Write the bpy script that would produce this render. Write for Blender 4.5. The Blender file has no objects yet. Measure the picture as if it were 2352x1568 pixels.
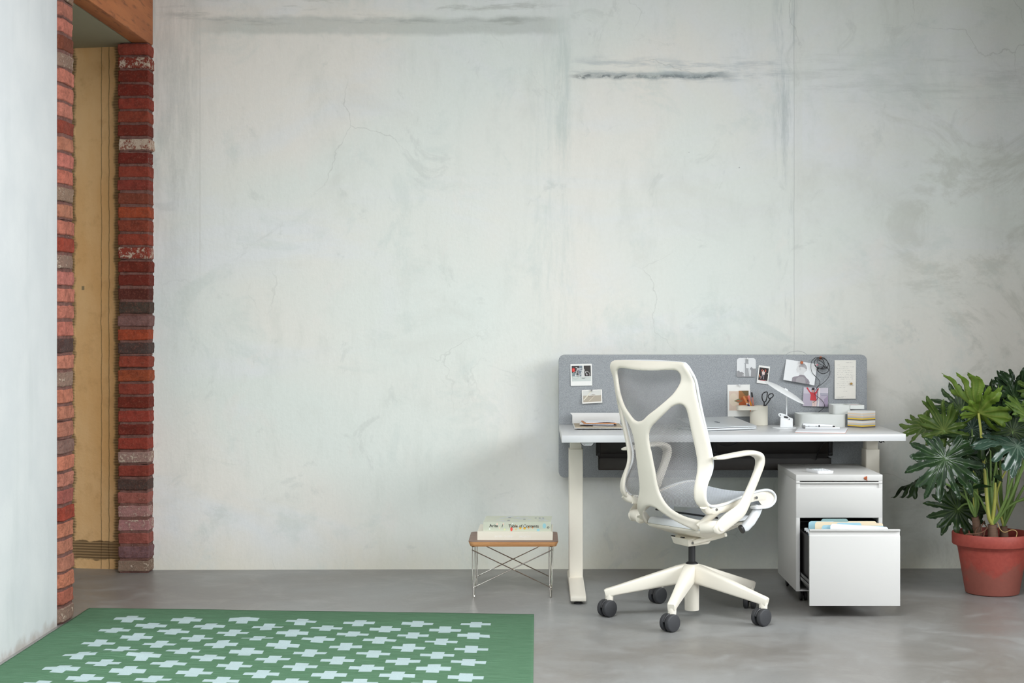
import bpy, bmesh, math, random
import numpy as np
from mathutils import Vector, Matrix, noise as mnoise
random.seed(7)
S = bpy.context.scene
COL = S.collection

# ------------------------------------------------------------------ camera
F, CX, CY, H, D0 = 3700.0, 1230.0, 735.0, 1.24, 8.0     # focal length in pixels, principal point, eye height, distance to back wall
cam = bpy.data.cameras.new('camera'); cob = bpy.data.objects.new('camera', cam); COL.objects.link(cob)
cob.location = (0, -D0, H); cob.rotation_euler = (math.pi/2, 0, 0)
cam.sensor_width = 36.0; cam.sensor_fit = 'HORIZONTAL'; cam.lens = 36.0*F/2352.0
cam.shift_x = (1176-CX)/2352.0; cam.shift_y = (CY-784)/2352.0
cam.clip_end = 100
S.camera = cob
# ------------------------------------------------------------------ world, window light, exposure
S.view_settings.view_transform = 'Standard'; S.view_settings.look = 'None'
S.view_settings.gamma = 1.0; S.view_settings.use_curve_mapping = False
S.view_settings.exposure = -0.42
S.cycles.max_bounces = 10; S.cycles.diffuse_bounces = 6; S.cycles.transparent_max_bounces = 16
S.cycles.use_denoising = True
wd = bpy.data.worlds.new('sky'); S.world = wd; wd.use_nodes = True
bg = wd.node_tree.nodes['Background']; bg.inputs[0].default_value = (0.55, 0.72, 1.0, 1); bg.inputs[1].default_value = 0.5
RX = 4.50                                   # right wall plane
WIN = [(-4.1, -1.5), (-7.2, -4.6), (-10.3, -7.7)]; WZ0, WZ1 = 1.15, 3.25
def area(name, loc, rot, sx, sy, power, col):
    l = bpy.data.lights.new(name, 'AREA'); l.shape = 'RECTANGLE'; l.size = sx; l.size_y = sy
    l.energy = power; l.color = col
    o = bpy.data.objects.new(name, l); COL.objects.link(o); o.location = loc; o.rotation_euler = rot
    return o
SKY_T = math.radians(36)                    # skylight falls in from outside, sloping down through the windows
for i, (y0, y1) in enumerate(WIN):
    area('window_and_fill_light', (RX+.85, (y0+y1)/2, 2.85), (0, math.radians(90)-SKY_T, 0), 2.4, y1-y0+.2, 425, (0.965, 1.0, 1.02))

FILL_SKYL = (-1.3, 0.9, -5.2, -3.2)               # made-up ceiling opening, added for high frontal light
area('skylight_fill', ((FILL_SKYL[0]+FILL_SKYL[1])/2, (FILL_SKYL[2]+FILL_SKYL[3])/2, 3.62), (0, 0, 0), FILL_SKYL[1]-FILL_SKYL[0], FILL_SKYL[3]-FILL_SKYL[2], 262, (0.965, 1.0, 1.02))
FILL_WIN = (0.2, 4.0, 1.4, 3.2)                 # made-up window behind the viewer, its lamp added as frontal fill
area('window_and_fill_light', ((FILL_WIN[0]+FILL_WIN[1])/2, -11.33, (FILL_WIN[2]+FILL_WIN[3])/2), (math.radians(90), 0, 0), FILL_WIN[1]-FILL_WIN[0], FILL_WIN[3]-FILL_WIN[2], 35, (0.965, 1.0, 1.02))
area('passage_fill', (-3.85, -1.3, 1.25), (0, math.radians(-90), 0), 1.9, 1.2, 13, (1.0, 0.93, 0.82))  # warm lamp added to brighten the brown passage wall, no window there

# ------------------------------------------------------------------ helpers
def PW(px, py, d):                          # a point seen at (px, py) that stands d metres from the camera
    return Vector(((px-CX)*d/F, d-D0, H+(CY-py)*d/F))
def lin(c):
    return tuple((x/12.92 if x <= .04045 else ((x+.055)/1.055)**2.4) for x in [v/255.0 for v in c])
MATS = {}
class G:                                    # small node graph writer
    def __init__(s, name):
        m = bpy.data.materials.new(name); m.use_nodes = True; s.m = m; s.t = m.node_tree
        s.p = s.t.nodes['Principled BSDF']; s.out = s.t.nodes['Material Output']; MATS[name] = m
        s._pos = None
    def n(s, typ, **kw):
        nd = s.t.nodes.new(typ)
        for k, v in kw.items(): setattr(nd, k, v)
        return nd
    def put(s, sock, v):
        if v is None: return
        if isinstance(v, bpy.types.NodeSocket): s.t.links.new(v, sock)
        elif isinstance(v, (tuple, list)) and len(v) == 3 and sock.type == 'RGBA': sock.default_value = (*v, 1)
        else: sock.default_value = v
    def math(s, op, a, b=None, c=None, clamp=False):
        nd = s.n('ShaderNodeMath', operation=op, use_clamp=clamp)
        s.put(nd.inputs[0], a); s.put(nd.inputs[1], b); s.put(nd.inputs[2], c)
        return nd.outputs[0]
    def mix(s, f, a, b, mode='MIX'):
        nd = s.n('ShaderNodeMix', data_type='RGBA', blend_type=mode)
        s.put(nd.inputs[0], f); s.put(nd.inputs[6], a); s.put(nd.inputs[7], b)
        return nd.outputs[2]
    def pos(s):
        if s._pos is None:
            g = s.n('ShaderNodeNewGeometry'); x = s.n('ShaderNodeSeparateXYZ')
            s.t.links.new(g.outputs['Position'], x.inputs[0]); s._pos = (g.outputs['Position'], *x.outputs)
        return s._pos
    def noise(s, scale, vec=None, detail=4, rough=.55, dist=0.0, stretch=None):
        nd = s.n('ShaderNodeTexNoise'); v = vec if vec is not None else s.pos()[0]
        if stretch:
            mp = s.n('ShaderNodeMapping'); mp.inputs['Scale'].default_value = stretch
            s.t.links.new(v, mp.inputs[0]); v = mp.outputs[0]
        s.t.links.new(v, nd.inputs['Vector'])
        nd.inputs['Scale'].default_value = scale; nd.inputs['Detail'].default_value = detail
        nd.inputs['Roughness'].default_value = rough; nd.inputs['Distortion'].default_value = dist
        return nd.outputs['Fac']
    def ss(s, v, a, b, lo=0.0, hi=1.0):     # smooth step
        nd = s.n('ShaderNodeMapRange', interpolation_type='SMOOTHSTEP')
        s.put(nd.inputs[0], v); nd.inputs[1].default_value = a; nd.inputs[2].default_value = b
        nd.inputs[3].default_value = lo; nd.inputs[4].default_value = hi
        return nd.outputs[0]
    def bump(s, h, strength=.2, dist=.01):
        b = s.n('ShaderNodeBump'); b.inputs['Strength'].default_value = strength; b.inputs['Distance'].default_value = dist
        s.put(b.inputs['Height'], h); s.t.links.new(b.outputs[0], s.p.inputs['Normal'])
    def base(s, c): s.put(s.p.inputs['Base Color'], c)
    def rough(s, r): s.put(s.p.inputs['Roughness'], r)
    def band(s, v, c, w, soft):             # 1 inside |v-c|<w
        d = s.math('ABSOLUTE', s.math('SUBTRACT', v, c))
        return s.ss(d, w, w+soft, 1.0, 0.0)
    def mul(s, *a):
        r = a[0]
        for b in a[1:]: r = s.math('MULTIPLY', r, b)
        return r

def simple(name, rgb, rough=.5, metal=0.0, var=.04, scale=40, bump=0.0, spec=None, stretch=None, linear=False):
    if name in MATS: return MATS[name]
    g = G(name); c = rgb if linear else lin(rgb)
    f = g.noise(scale, stretch=stretch)
    g.base(g.mix(f, tuple(x*(1-var) for x in c), tuple(min(1, x*(1+var)) for x in c)))
    g.rough(rough); g.p.inputs['Metallic'].default_value = metal
    if spec is not None: g.p.inputs['Specular IOR Level'].default_value = spec
    if bump: g.bump(g.noise(scale*4), bump, .002)
    return g.m

def link(name, me, mats, parent=None, loc=None):
    o = bpy.data.objects.new(name, me); COL.objects.link(o)
    for m in (mats if isinstance(mats, (list, tuple)) else [mats]): me.materials.append(m)
    if parent: o.parent = parent
    if loc is not None: o.location = loc
    return o
def wloc(o):
    v = Vector((0, 0, 0))
    while o is not None: v += o.location; o = o.parent
    return v
def tag(o, label=None, cat=None, group=None, kind=None):
    if label: o['label'] = label
    if cat: o['category'] = cat
    if group: o['group'] = group
    if kind: o['kind'] = kind
    return o
def thing(name, label, cat, loc, group=None):
    o = bpy.data.objects.new(name, None); COL.objects.link(o); o.location = loc; o.empty_display_size = .05
    return tag(o, label, cat, group)

def catmull(pts, n=6, closed=False):
    P = [Vector(p) for p in pts]; out = []; L = len(P)
    rng = range(L) if closed else range(L-1)
    for i in rng:
        p0 = P[(i-1) % L] if closed or i > 0 else P[0]*2-P[1]
        p1 = P[i]; p2 = P[(i+1) % L]
        p3 = P[(i+2) % L] if closed or i+2 < L else P[-1]*2-P[-2]
        for k in range(n):
            t = k/n
            out.append(.5*((2*p1)+(p2-p0)*t+(2*p0-5*p1+4*p2-p3)*t*t+(3*p1-p0-3*p2+p3)*t**3))
    if not closed: out.append(P[-1])
    return out

class MB:                                   # collects geometry in world coordinates, builds ONE mesh object
    def __init__(s): s.v = []; s.f = []; s.mi = []
    def add(s, vs, fs, m=0):
        b = len(s.v); s.v += [Vector(v) for v in vs]
        for f in fs: s.f.append([b+i for i in f]); s.mi.append(m)
        return s
    def box(s, x0, x1, y0, y1, z0, z1, m=0):
        vs = [(x, y, z) for z in (z0, z1) for y in (y0, y1) for x in (x0, x1)]
        return s.add(vs, [(0, 2, 3, 1), (4, 5, 7, 6), (0, 1, 5, 4), (2, 6, 7, 3), (0, 4, 6, 2), (1, 3, 7, 5)], m)
    def obox(s, c, sx, sy, sz, M, m=0):     # oriented box, M a 3x3
        vs = [Vector(c)+M @ Vector((x*sx/2, y*sy/2, z*sz/2)) for z in (-1, 1) for y in (-1, 1) for x in (-1, 1)]
        return s.add(vs, [(0, 2, 3, 1), (4, 5, 7, 6), (0, 1, 5, 4), (2, 6, 7, 3), (0, 4, 6, 2), (1, 3, 7, 5)], m)
    def prism(s, poly, ext, m=0):           # planar polygon (3-D points) pushed along ext
        n = len(poly); P = [Vector(p) for p in poly]; e = Vector(ext)
        return s.add(P+[p+e for p in P], [list(range(n))[::-1], list(range(n, 2*n))]+[(i, (i+1) % n, n+(i+1) % n, n+i) for i in range(n)], m)
    def frustum(s, polyA, polyB, m=0):
        n = len(polyA)
        return s.add(list(polyA)+list(polyB), [list(range(n))[::-1], list(range(n, 2*n))]+[(i, (i+1) % n, n+(i+1) % n, n+i) for i in range(n)], m)
    def tube(s, pts, r, seg=10, closed=False, m=0):
        P = [Vector(p) for p in pts]; n = len(P); R = r if isinstance(r, (list, tuple)) else [r]*n
        vs = []; prev = None
        for i, p in enumerate(P):
            a = P[(i-1) % n] if (closed or i > 0) else P[i]; b = P[(i+1) % n] if (closed or i < n-1) else P[i]
            t = (b-a).normalized()
            if prev is None: u = t.orthogonal().normalized()
            else:
                u = prev-t*prev.dot(t)
                u = u.normalized() if u.length > 1e-6 else t.orthogonal().normalized()
            prev = u; w = t.cross(u)
            for k in range(seg):
                th = 2*math.pi*k/seg; vs.append(p+(u*math.cos(th)+w*math.sin(th))*R[i])
        fs = []
        for i in range(n if closed else n-1):
            j = (i+1) % n
            for k in range(seg): fs.append((i*seg+k, i*seg+(k+1) % seg, j*seg+(k+1) % seg, j*seg+k))
        if not closed: fs += [list(range(seg))[::-1], list(range((n-1)*seg, n*seg))]
        return s.add(vs, fs, m)
    def sweep(s, pts, A, B, side, seg=14, p=2.6, m=0):  # rounded section: half A across the path, half B along `side`
        P = [Vector(q) for q in pts]; n = len(P); vs = []
        for i, q in enumerate(P):
            t = (P[min(i+1, n-1)]-P[max(i-1, 0)]).normalized()
            sd = side[i] if isinstance(side, list) else side
            sd = Vector(sd); sd = (sd-t*sd.dot(t)).normalized(); nn = t.cross(sd)
            for k in range(seg):
                th = 2*math.pi*k/seg; c, d = math.cos(th), math.sin(th)
                vs.append(q+nn*A[i]*math.copysign(abs(c)**(2/p), c)+sd*B[i]*math.copysign(abs(d)**(2/p), d))
        fs = [(i*seg+k, i*seg+(k+1) % seg, (i+1)*seg+(k+1) % seg, (i+1)*seg+k) for i in range(n-1) for k in range(seg)]
        fs += [list(range(seg))[::-1], list(range((n-1)*seg, n*seg))]
        return s.add(vs, fs, m)
    def lathe(s, prof, c, seg=32, axis=(0, 0, 1), m=0):  # prof: (radius, height) from bottom to top
        ax = Vector(axis).normalized(); u = ax.orthogonal().normalized(); w = ax.cross(u); c = Vector(c); vs = []
        for r, h in prof:
            for k in range(seg):
                th = 2*math.pi*k/seg; vs.append(c+ax*h+(u*math.cos(th)+w*math.sin(th))*max(r, 1e-5))
        n = len(prof)
        fs = [(i*seg+k, i*seg+(k+1) % seg, (i+1)*seg+(k+1) % seg, (i+1)*seg+k) for i in range(n-1) for k in range(seg)]
        fs += [list(range(seg))[::-1], list(range((n-1)*seg, n*seg))]
        return s.add(vs, fs, m)
    def build(s, name, mats, parent=None, origin=None, bevel=0.0, smooth=True, angle=40, seg=2):
        me = bpy.data.meshes.new(name)
        off = wloc(parent) if parent else (Vector(origin) if origin is not None else Vector((0, 0, 0)))
        me.from_pydata([v-off for v in s.v], [], s.f)
        me.polygons.foreach_set('material_index', s.mi)
        bm = bmesh.new(); bm.from_mesh(me)
        bmesh.ops.recalc_face_normals(bm, faces=bm.faces)
        if bevel:
            es = [e for e in bm.edges if len(e.link_faces) == 2 and e.calc_face_angle(0) > math.radians(30)]
            bmesh.ops.bevel(bm, geom=es, offset=bevel, segments=seg, profile=.5, affect='EDGES', clamp_overlap=True)
        bm.to_mesh(me); bm.free()
        if smooth:
            me.polygons.foreach_set('use_smooth', [True]*len(me.polygons)); me.set_sharp_from_angle(angle=math.radians(angle))
        return link(name, me, mats, parent, None if parent else off)

def rotz(a): return Matrix.Rotation(math.radians(a), 3, 'Z')
def rrect(x0, x1, y0, y1, r, n=6, z=0.0):
    out = []
    for cx, cy, a0 in ((x1-r, y1-r, 0), (x0+r, y1-r, 90), (x0+r, y0+r, 180), (x1-r, y0+r, 270)):
        for k in range(n+1):
            a = math.radians(a0+90*k/n); out.append((cx+r*math.cos(a), cy+r*math.sin(a), z))
    return out

# solid rounded sheets from a signed distance field (negative inside)
def poly_sdf(poly, U, V):
    P = np.array(poly, float); x = U.ravel(); y = V.ravel(); d = np.full(x.shape, 1e9); ins = np.zeros(x.shape, bool)
    for i in range(len(P)):
        ax, ay = P[i]; bx, by = P[(i+1) % len(P)]
        ex, ey = bx-ax, by-ay; L = ex*ex+ey*ey+1e-18
        t = np.clip(((x-ax)*ex+(y-ay)*ey)/L, 0, 1)
        d = np.minimum(d, np.hypot(x-ax-t*ex, y-ay-t*ey))
        c = (ay > y) != (by > y)
        with np.errstate(divide='ignore', invalid='ignore'):
            xi = ex*(y-ay)/(ey if ey != 0 else 1e-18)+ax
        ins ^= c & (x < xi)
    return np.where(ins, -d, d).reshape(U.shape)
def sdf_solid(g, us, vs, mapf, T, rr):
    """g[i,j] over us[i], vs[j]; mapf(u,v)->(point, normal); half thickness T rounded off over rr. Returns verts, faces, uv per vertex"""
    nu, nv = g.shape; verts = []; uvs = []; faces = []; cf = {}; cb = {}; ce = {}
    def corner(i, j):
        k = (i, j)
        if k not in cf:
            u, v = us[i], vs[j]; p, n = mapf(u, v); d = min(-g[i, j]/rr, 1.0); t = T*math.sqrt(max(0, 1-(1-d)**2))
            cf[k] = len(verts); verts.append(p+n*t); uvs.append((u, v))
            cb[k] = len(verts); verts.append(p-n*t); uvs.append((u, v))
        return cf[k], cb[k]
    def cross(a, b):
        k = (a, b) if a < b else (b, a)
        if k not in ce:
            (i0, j0), (i1, j1) = k; t = g[i0, j0]/(g[i0, j0]-g[i1, j1])
            u = us[i0]+(us[i1]-us[i0])*t; v = vs[j0]+(vs[j1]-vs[j0])*t
            p, n = mapf(u, v); ce[k] = len(verts); verts.append(p); uvs.append((u, v))
        return ce[k], ce[k]
    for i in range(nu-1):
        for j in range(nv-1):
            cs = [(i, j), (i+1, j), (i+1, j+1), (i, j+1)]
            ins = [g[c] < 0 for c in cs]
            if not any(ins): continue
            lo = []
            for q in range(4):
                a, b = cs[q], cs[(q+1) % 4]
                if ins[q]: lo.append(corner(*a))
                if ins[q] != ins[(q+1) % 4]: lo.append(cross(a, b))
            f = [x[0] for x in lo]; bk = [x[1] for x in lo][::-1]
            if len(set(f)) > 2: faces.append(f)
            if len(set(bk)) > 2: faces.append(bk)
    return verts, faces, uvs

# ------------------------------------------------------------------ materials
def wall_material():
    g = G('limewashed plaster'); P, X, Y, Z = g.pos()
    def xp(px): return (px-CX)/462.5
    def zp(py): return H+(CY-py)/462.5
    n1 = g.noise(.55, detail=3, rough=.5, dist=.6); n2 = g.noise(1.5, detail=6, rough=.62, dist=.8)
    n3 = g.noise(6, detail=6, rough=.65, stretch=(1.6, 1, .5)); n4 = g.noise(.9, detail=5, rough=.6, dist=1.2, stretch=(.6, 1, 1.3))
    fine = g.noise(60, detail=4, rough=.6)
    warm, green, blue, grey = lin((241, 238, 230)), lin((233, 239, 233)), lin((236, 239, 239)), lin((214, 215, 207))
    c = g.mix(g.ss(n1, .38, .62), green, warm)
    c = g.mix(g.ss(n4, .45, .68), c, blue)
    c = g.mix(g.mul(g.ss(n2, .52, .78), .45), c, grey)
    c = g.mix(g.mul(g.ss(n3, .5, .75), .18), c, lin((200, 206, 198)))
    c = g.mix(g.mul(g.ss(g.noise(2.6, detail=7, rough=.7, dist=.5), .54, .72), .28), c, lin((236, 236, 230)))
    # yellowed foot of the wall
    c = g.mix(g.mul(g.ss(g.math('ADD', Z, g.math('MULTIPLY', g.math('SUBTRACT', n2, .5), .5)), .25, -.05), .5), c, lin((224, 217, 192)))
    wob = g.math('MULTIPLY', g.math('SUBTRACT', g.noise(1.7, detail=5), .5), .12)
    wob2 = g.math('MULTIPLY', g.math('SUBTRACT', g.noise(9, detail=5), .5), .05)
    zw = g.math('ADD', Z, wob2); xw = g.math('ADD', X, wob2)
    zw2 = g.math('ADD', zw, g.math('MULTIPLY', wob, .35)); xw2 = g.math('ADD', xw, g.math('MULTIPLY', wob, .6))
    strk = g.noise(3, detail=7, rough=.72, stretch=(.8, 1, 6))
    strv = g.noise(3, detail=7, rough=.72, stretch=(6, 1, .8))
    def xr(a, b, soft=.15): return g.mul(g.ss(X, xp(a)-soft, xp(a)+soft), g.ss(X, xp(b)+soft, xp(b)-soft))
    def zr(a, b, soft=.15): return g.mul(g.ss(Z, zp(b)-soft, zp(b)+soft), g.ss(Z, zp(a)+soft, zp(a)-soft))
    def stain(c, f, rgb): return g.mix(f, c, lin(rgb))
    # the old ledge along the top left
    c = stain(c, g.mul(g.band(zw2, zp(57), .028, .03), xr(470, 1280, .1), .5), (184, 190, 183))
    c = stain(c, g.mul(g.band(zw2, zp(44), .004, .012), xr(470, 1250, .1), g.ss(strk, .42, .62), .4), (156, 163, 159))
    c = stain(c, g.mul(g.band(zw, zp(22), .05, .06), xr(380, 1280, .1), g.ss(strk, .52, .68), .5), (168, 172, 164))
    # upright smear and the cracked ledge in the middle
    c = stain(c, g.mul(g.band(xw2, xp(1293), .012, .04), zr(60, 330, .12), g.ss(strv, .3, .6), .35), (184, 198, 194))
    c = stain(c, g.mul(g.band(xw2, xp(1270), .05, .12), zr(40, 760, .3), g.ss(strv, .4, .7), .35), (200, 211, 207))
    c = stain(c, g.mul(g.band(zw2, zp(172), .007, .020), xr(1330, 1680, .06), g.ss(strk, .3, .55), .8), (164, 172, 172))
    c = stain(c, g.mul(g.band(zw2, zp(174), .004, .008), xr(1320, 1650, .05), g.ss(g.noise(16, detail=5, rough=.7), .42, .55), .8), (112, 120, 122))
    c = stain(c, g.mul(g.band(zw2, zp(160), .03, .05), xr(1320, 1820, .1), g.ss(strk, .46, .62), .5), (176, 186, 190))
    # the seam between two casts, with its blotches
    c = stain(c, g.mul(g.band(xw2, xp(1806), .03, .05), zr(-60, 330, .25), g.ss(strv, .42, .66), .5), (176, 188, 188))
    c = stain(c, g.mul(g.band(xw, xp(1812), .02, .06), zr(200, 820, .1), g.ss(strv, .48, .7), .4), (188, 195, 194))
    c = stain(c, g.mul(g.band(g.math('ADD', X, g.math('MULTIPLY', wob2, .12)), xp(1827), .0010, .002), .35), (160, 165, 162))
    c = stain(c, g.mul(g.band(X, xp(1837), .016, .008), .35), (232, 234, 228))
    # smears on the right cast
    c = stain(c, g.mul(g.band(zw2, zp(175), .06, .12), xr(1840, 2600, .12), g.ss(strk, .46, .66), .3), (184, 188, 182))
    c = stain(c, g.mul(g.ss(g.noise(1.8, detail=8, rough=.7, dist=1.0), .5, .62), g.ss(X, xp(1850), xp(2250)), .42), (188, 190, 178))
    c = stain(c, g.mul(g.ss(g.noise(3.4, detail=7, rough=.7, dist=.8), .56, .66), g.ss(X, xp(1850), xp(2000)), .45), (236, 239, 232))
    c = stain(c, g.mul(g.ss(g.noise(2.3, detail=9, rough=.68, dist=.6), .53, .66), .38), (212, 222, 217))
    c = stain(c, g.mul(g.ss(g.noise(4.6, detail=9, rough=.7, dist=.9), .58, .68), .30), (200, 205, 200))
    c = stain(c, g.mul(g.ss(g.noise(2.9, detail=8, rough=.66, dist=.4, stretch=(1.3, 1, .8)), .56, .68), .30), (242, 238, 232))
    # the strip beside the brick pier
    c = stain(c, g.mul(g.ss(X, xp(475), xp(430)), g.ss(strv, .35, .65), g.ss(Z, .7, 2.4), .4), (190, 194, 187))
    c = stain(c, g.mul(g.band(X, xp(459), .002, .004), zr(60, 620, .2), .15), (176, 176, 166))
    # hair cracks and pits
    v = g.n('ShaderNodeTexVoronoi', feature='DISTANCE_TO_EDGE'); v.inputs['Scale'].default_value = 1.15
    wv = g.n('ShaderNodeVectorMath', operation='ADD'); nz = g.n('ShaderNodeTexNoise'); nz.inputs['Scale'].default_value = 2.2; nz.inputs['Detail'].default_value = 6
    g.t.links.new(P, nz.inputs['Vector']); sc = g.n('ShaderNodeVectorMath', operation='SCALE'); sc.inputs[3].default_value = .5
    g.t.links.new(nz.outputs['Color'], sc.inputs[0]); g.t.links.new(P, wv.inputs[0]); g.t.links.new(sc.outputs[0], wv.inputs[1]); g.t.links.new(wv.outputs[0], v.inputs['Vector'])
    crack = g.mul(g.ss(v.outputs['Distance'], .004, .0012), g.ss(g.noise(.9, detail=2), .5, .62))
    c = stain(c, g.mul(crack, .28), (165, 167, 160))
    vp = g.n('ShaderNodeTexVoronoi'); vp.inputs['Scale'].default_value = 7; g.t.links.new(P, vp.inputs['Vector'])
    c = stain(c, g.mul(g.ss(vp.outputs['Distance'], .028, .016), g.ss(g.noise(1.3, detail=2), .6, .66), .55), (130, 134, 128))
    c = g.mix(.05, c, fine)
    g.base(c); g.rough(.78); g.p.inputs['Specular IOR Level'].default_value = .25
    h = g.math('ADD', g.math('MULTIPLY', n3, .5), g.math('ADD', g.math('MULTIPLY', n2, .7), g.math('MULTIPLY', fine, .12)))
    h = g.math('ADD', h, g.math('MULTIPLY', g.mul(g.band(zw2, zp(50), .02, .04), xr(470, 1280, .1)), .35))
    h = g.math('SUBTRACT', h, g.math('MULTIPLY', g.mul(g.band(zw2, zp(173), .004, .02), xr(1330, 1700, .05)), .5))
    g.bump(h, .35, .012)
    return g.m
def white_wall_material():
    g = G('white painted plaster'); P, X, Y, Z = g.pos()
    n = g.noise(3, detail=5); s = g.noise(2, detail=5, stretch=(1, 4, .7))
    c = g.mix(g.ss(n, .35, .7), lin((200, 203, 204)), lin((209, 211, 211)))
    c = g.mix(g.mul(g.ss(s, .5, .75), .3), c, lin((184, 189, 189)))
    dirt = g.mul(g.ss(g.math('ADD', Z, g.math('MULTIPLY', g.math('SUBTRACT', g.noise(14, detail=6), .5), .10)), .045, -.01), .6)
    c = g.mix(dirt, c, lin((140, 122, 105)))
    g.base(c); g.rough(.7); g.bump(g.noise(30, detail=5), .25, .004)
    return g.m
def corridor_material():
    g = G('brown scratch plaster'); P, X, Y, Z = g.pos()
    n = g.noise(2.2, detail=6, rough=.6, stretch=(1.4, 1, .5)); n2 = g.noise(12, detail=6, rough=.65)
    c = g.mix(g.ss(n, .3, .7), lin((226, 178, 118)), lin((238, 200, 148)))
    c = g.mix(g.mul(g.ss(n2, .5, .75), .35), c, lin((188, 142, 92)))
    wob = g.math('MULTIPLY', g.math('SUBTRACT', g.noise(14, detail=5), .5), .05)
    Xw = g.math('ADD', X, wob); Zw = g.math('ADD', Z, wob)
    rake = g.math('SINE', g.math('MULTIPLY', g.math('ADD', Z, g.math('MULTIPLY', wob, .1)), 460))
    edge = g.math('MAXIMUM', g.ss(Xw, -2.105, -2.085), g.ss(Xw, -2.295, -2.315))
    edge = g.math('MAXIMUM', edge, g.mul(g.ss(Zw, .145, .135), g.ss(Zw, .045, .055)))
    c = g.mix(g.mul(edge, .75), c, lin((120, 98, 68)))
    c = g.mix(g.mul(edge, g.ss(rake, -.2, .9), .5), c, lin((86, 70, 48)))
    for x, w in ((-2.125, .0015), (-2.165, .0012)):
        c = g.mix(g.mul(g.band(g.math('ADD', X, g.math('MULTIPLY', wob, .25)), x, w, .002), .6), c, lin((96, 74, 48)))
    sq = g.mul(g.math('MAXIMUM', g.band(X, -2.072, .007, .002), g.band(X, -2.262, .006, .002)), g.band(Z, 1.40, .009, .002))
    c = g.mix(g.mul(sq, .7), c, lin((88, 96, 80)))
    g.base(c); g.rough(.9); g.bump(g.math('ADD', n2, g.mul(edge, rake, .6)), .5, .008)
    return g.m
def floor_material():
    g = G('polished concrete'); P, X, Y, Z = g.pos()
    n1 = g.noise(.7, detail=5, dist=.8); n2 = g.noise(4, detail=8, rough=.7, dist=.6); n3 = g.noise(50, detail=5, rough=.7)
    c = g.mix(g.ss(n1, .35, .65), lin((124, 120, 115)), lin((142, 143, 142)))
    c = g.mix(g.mul(g.ss(n2, .45, .75), .5), c, lin((160, 161, 160)))
    c = g.mix(g.mul(g.ss(n3, .5, .8), .25), c, lin((100, 95, 92)))
    v = g.n('ShaderNodeTexVoronoi'); v.inputs['Scale'].default_value = 12; g.t.links.new(P, v.inputs['Vector'])
    c = g.mix(g.mul(g.ss(v.outputs['Distance'], .035, .02), g.ss(g.noise(3), .55, .6), .7), c, lin((176, 172, 166)))
    g.base(c); g.rough(g.ss(n2, .3, .7, .30, .46)); g.p.inputs['Specular IOR Level'].default_value = .5
    g.bump(g.math('ADD', n3, g.math('MULTIPLY', n2, .6)), .08, .004)
    return g.m
def brick_material():
    g = G('old brick'); P, X, Y, Z = g.pos()
    a = g.n('ShaderNodeVertexColor', layer_name='tone')
    n = g.noise(34, detail=8, rough=.75); n2 = g.noise(110, detail=6, rough=.75); n3 = g.noise(11, detail=4)
    c = g.mix(g.ss(n, .35, .7), a.outputs['Color'], g.mix(.55, a.outputs['Color'], lin((74, 38, 30))))
    c = g.mix(g.mul(g.ss(n2, .5, .7), .35), c, lin((186, 120, 100)))
    # lime and cement splashes: the alpha of the tone says how much each brick carries
    w = g.math('ADD', g.mul(g.math('SUBTRACT', n, .5), 1.4), g.mul(g.math('SUBTRACT', n2, .5), .8))
    w = g.ss(g.math('ADD', w, g.math('SUBTRACT', g.mul(a.outputs['Alpha'], 1.0), .62)), -.06, .1)
    c = g.mix(g.mul(w, .85), c, lin((214, 196, 176)))
    g.base(c); g.rough(.88); g.p.inputs['Specular IOR Level'].default_value = .2
    g.bump(g.math('ADD', n, g.math('MULTIPLY', n2, .7)), .9, .010)
    return g.m
def wood_material(name, a, b, dark, axis, scale=9, rough=.5, crack=.6):
    g = G(name); st = {'X': (.12, 1, 1), 'Y': (1, .12, 1), 'Z': (1, 1, .12)}[axis]
    n = g.noise(scale, detail=6, rough=.6, dist=1.4, stretch=st); n2 = g.noise(scale*7, detail=5, rough=.65, stretch=st)
    c = g.mix(g.ss(n, .3, .7), lin(a), lin(b)); c = g.mix(g.mul(g.ss(n2, .5, .72), crack), c, lin(dark))
    g.base(c); g.rough(rough); g.bump(n2, .2, .003)
    return g.m
def felt_material():
    g = G('grey felt'); n = g.noise(620, detail=2, rough=.7); n2 = g.noise(240, detail=3, rough=.7, stretch=(1, 1, 2.4)); n3 = g.noise(4, detail=3)
    c = g.mix(g.ss(n, .3, .7), lin((134, 138, 142)), lin((188, 192, 195)))
    c = g.mix(g.mul(g.ss(n2, .5, .66), .35), c, lin((138, 142, 147)))
    c = g.mix(g.mul(g.ss(n3, .4, .7), .15), c, lin((160, 166, 172)))
    g.base(c); g.rough(.95); g.p.inputs['Specular IOR Level'].default_value = .1; g.bump(n, .4, .003)
    return g.m
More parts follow.
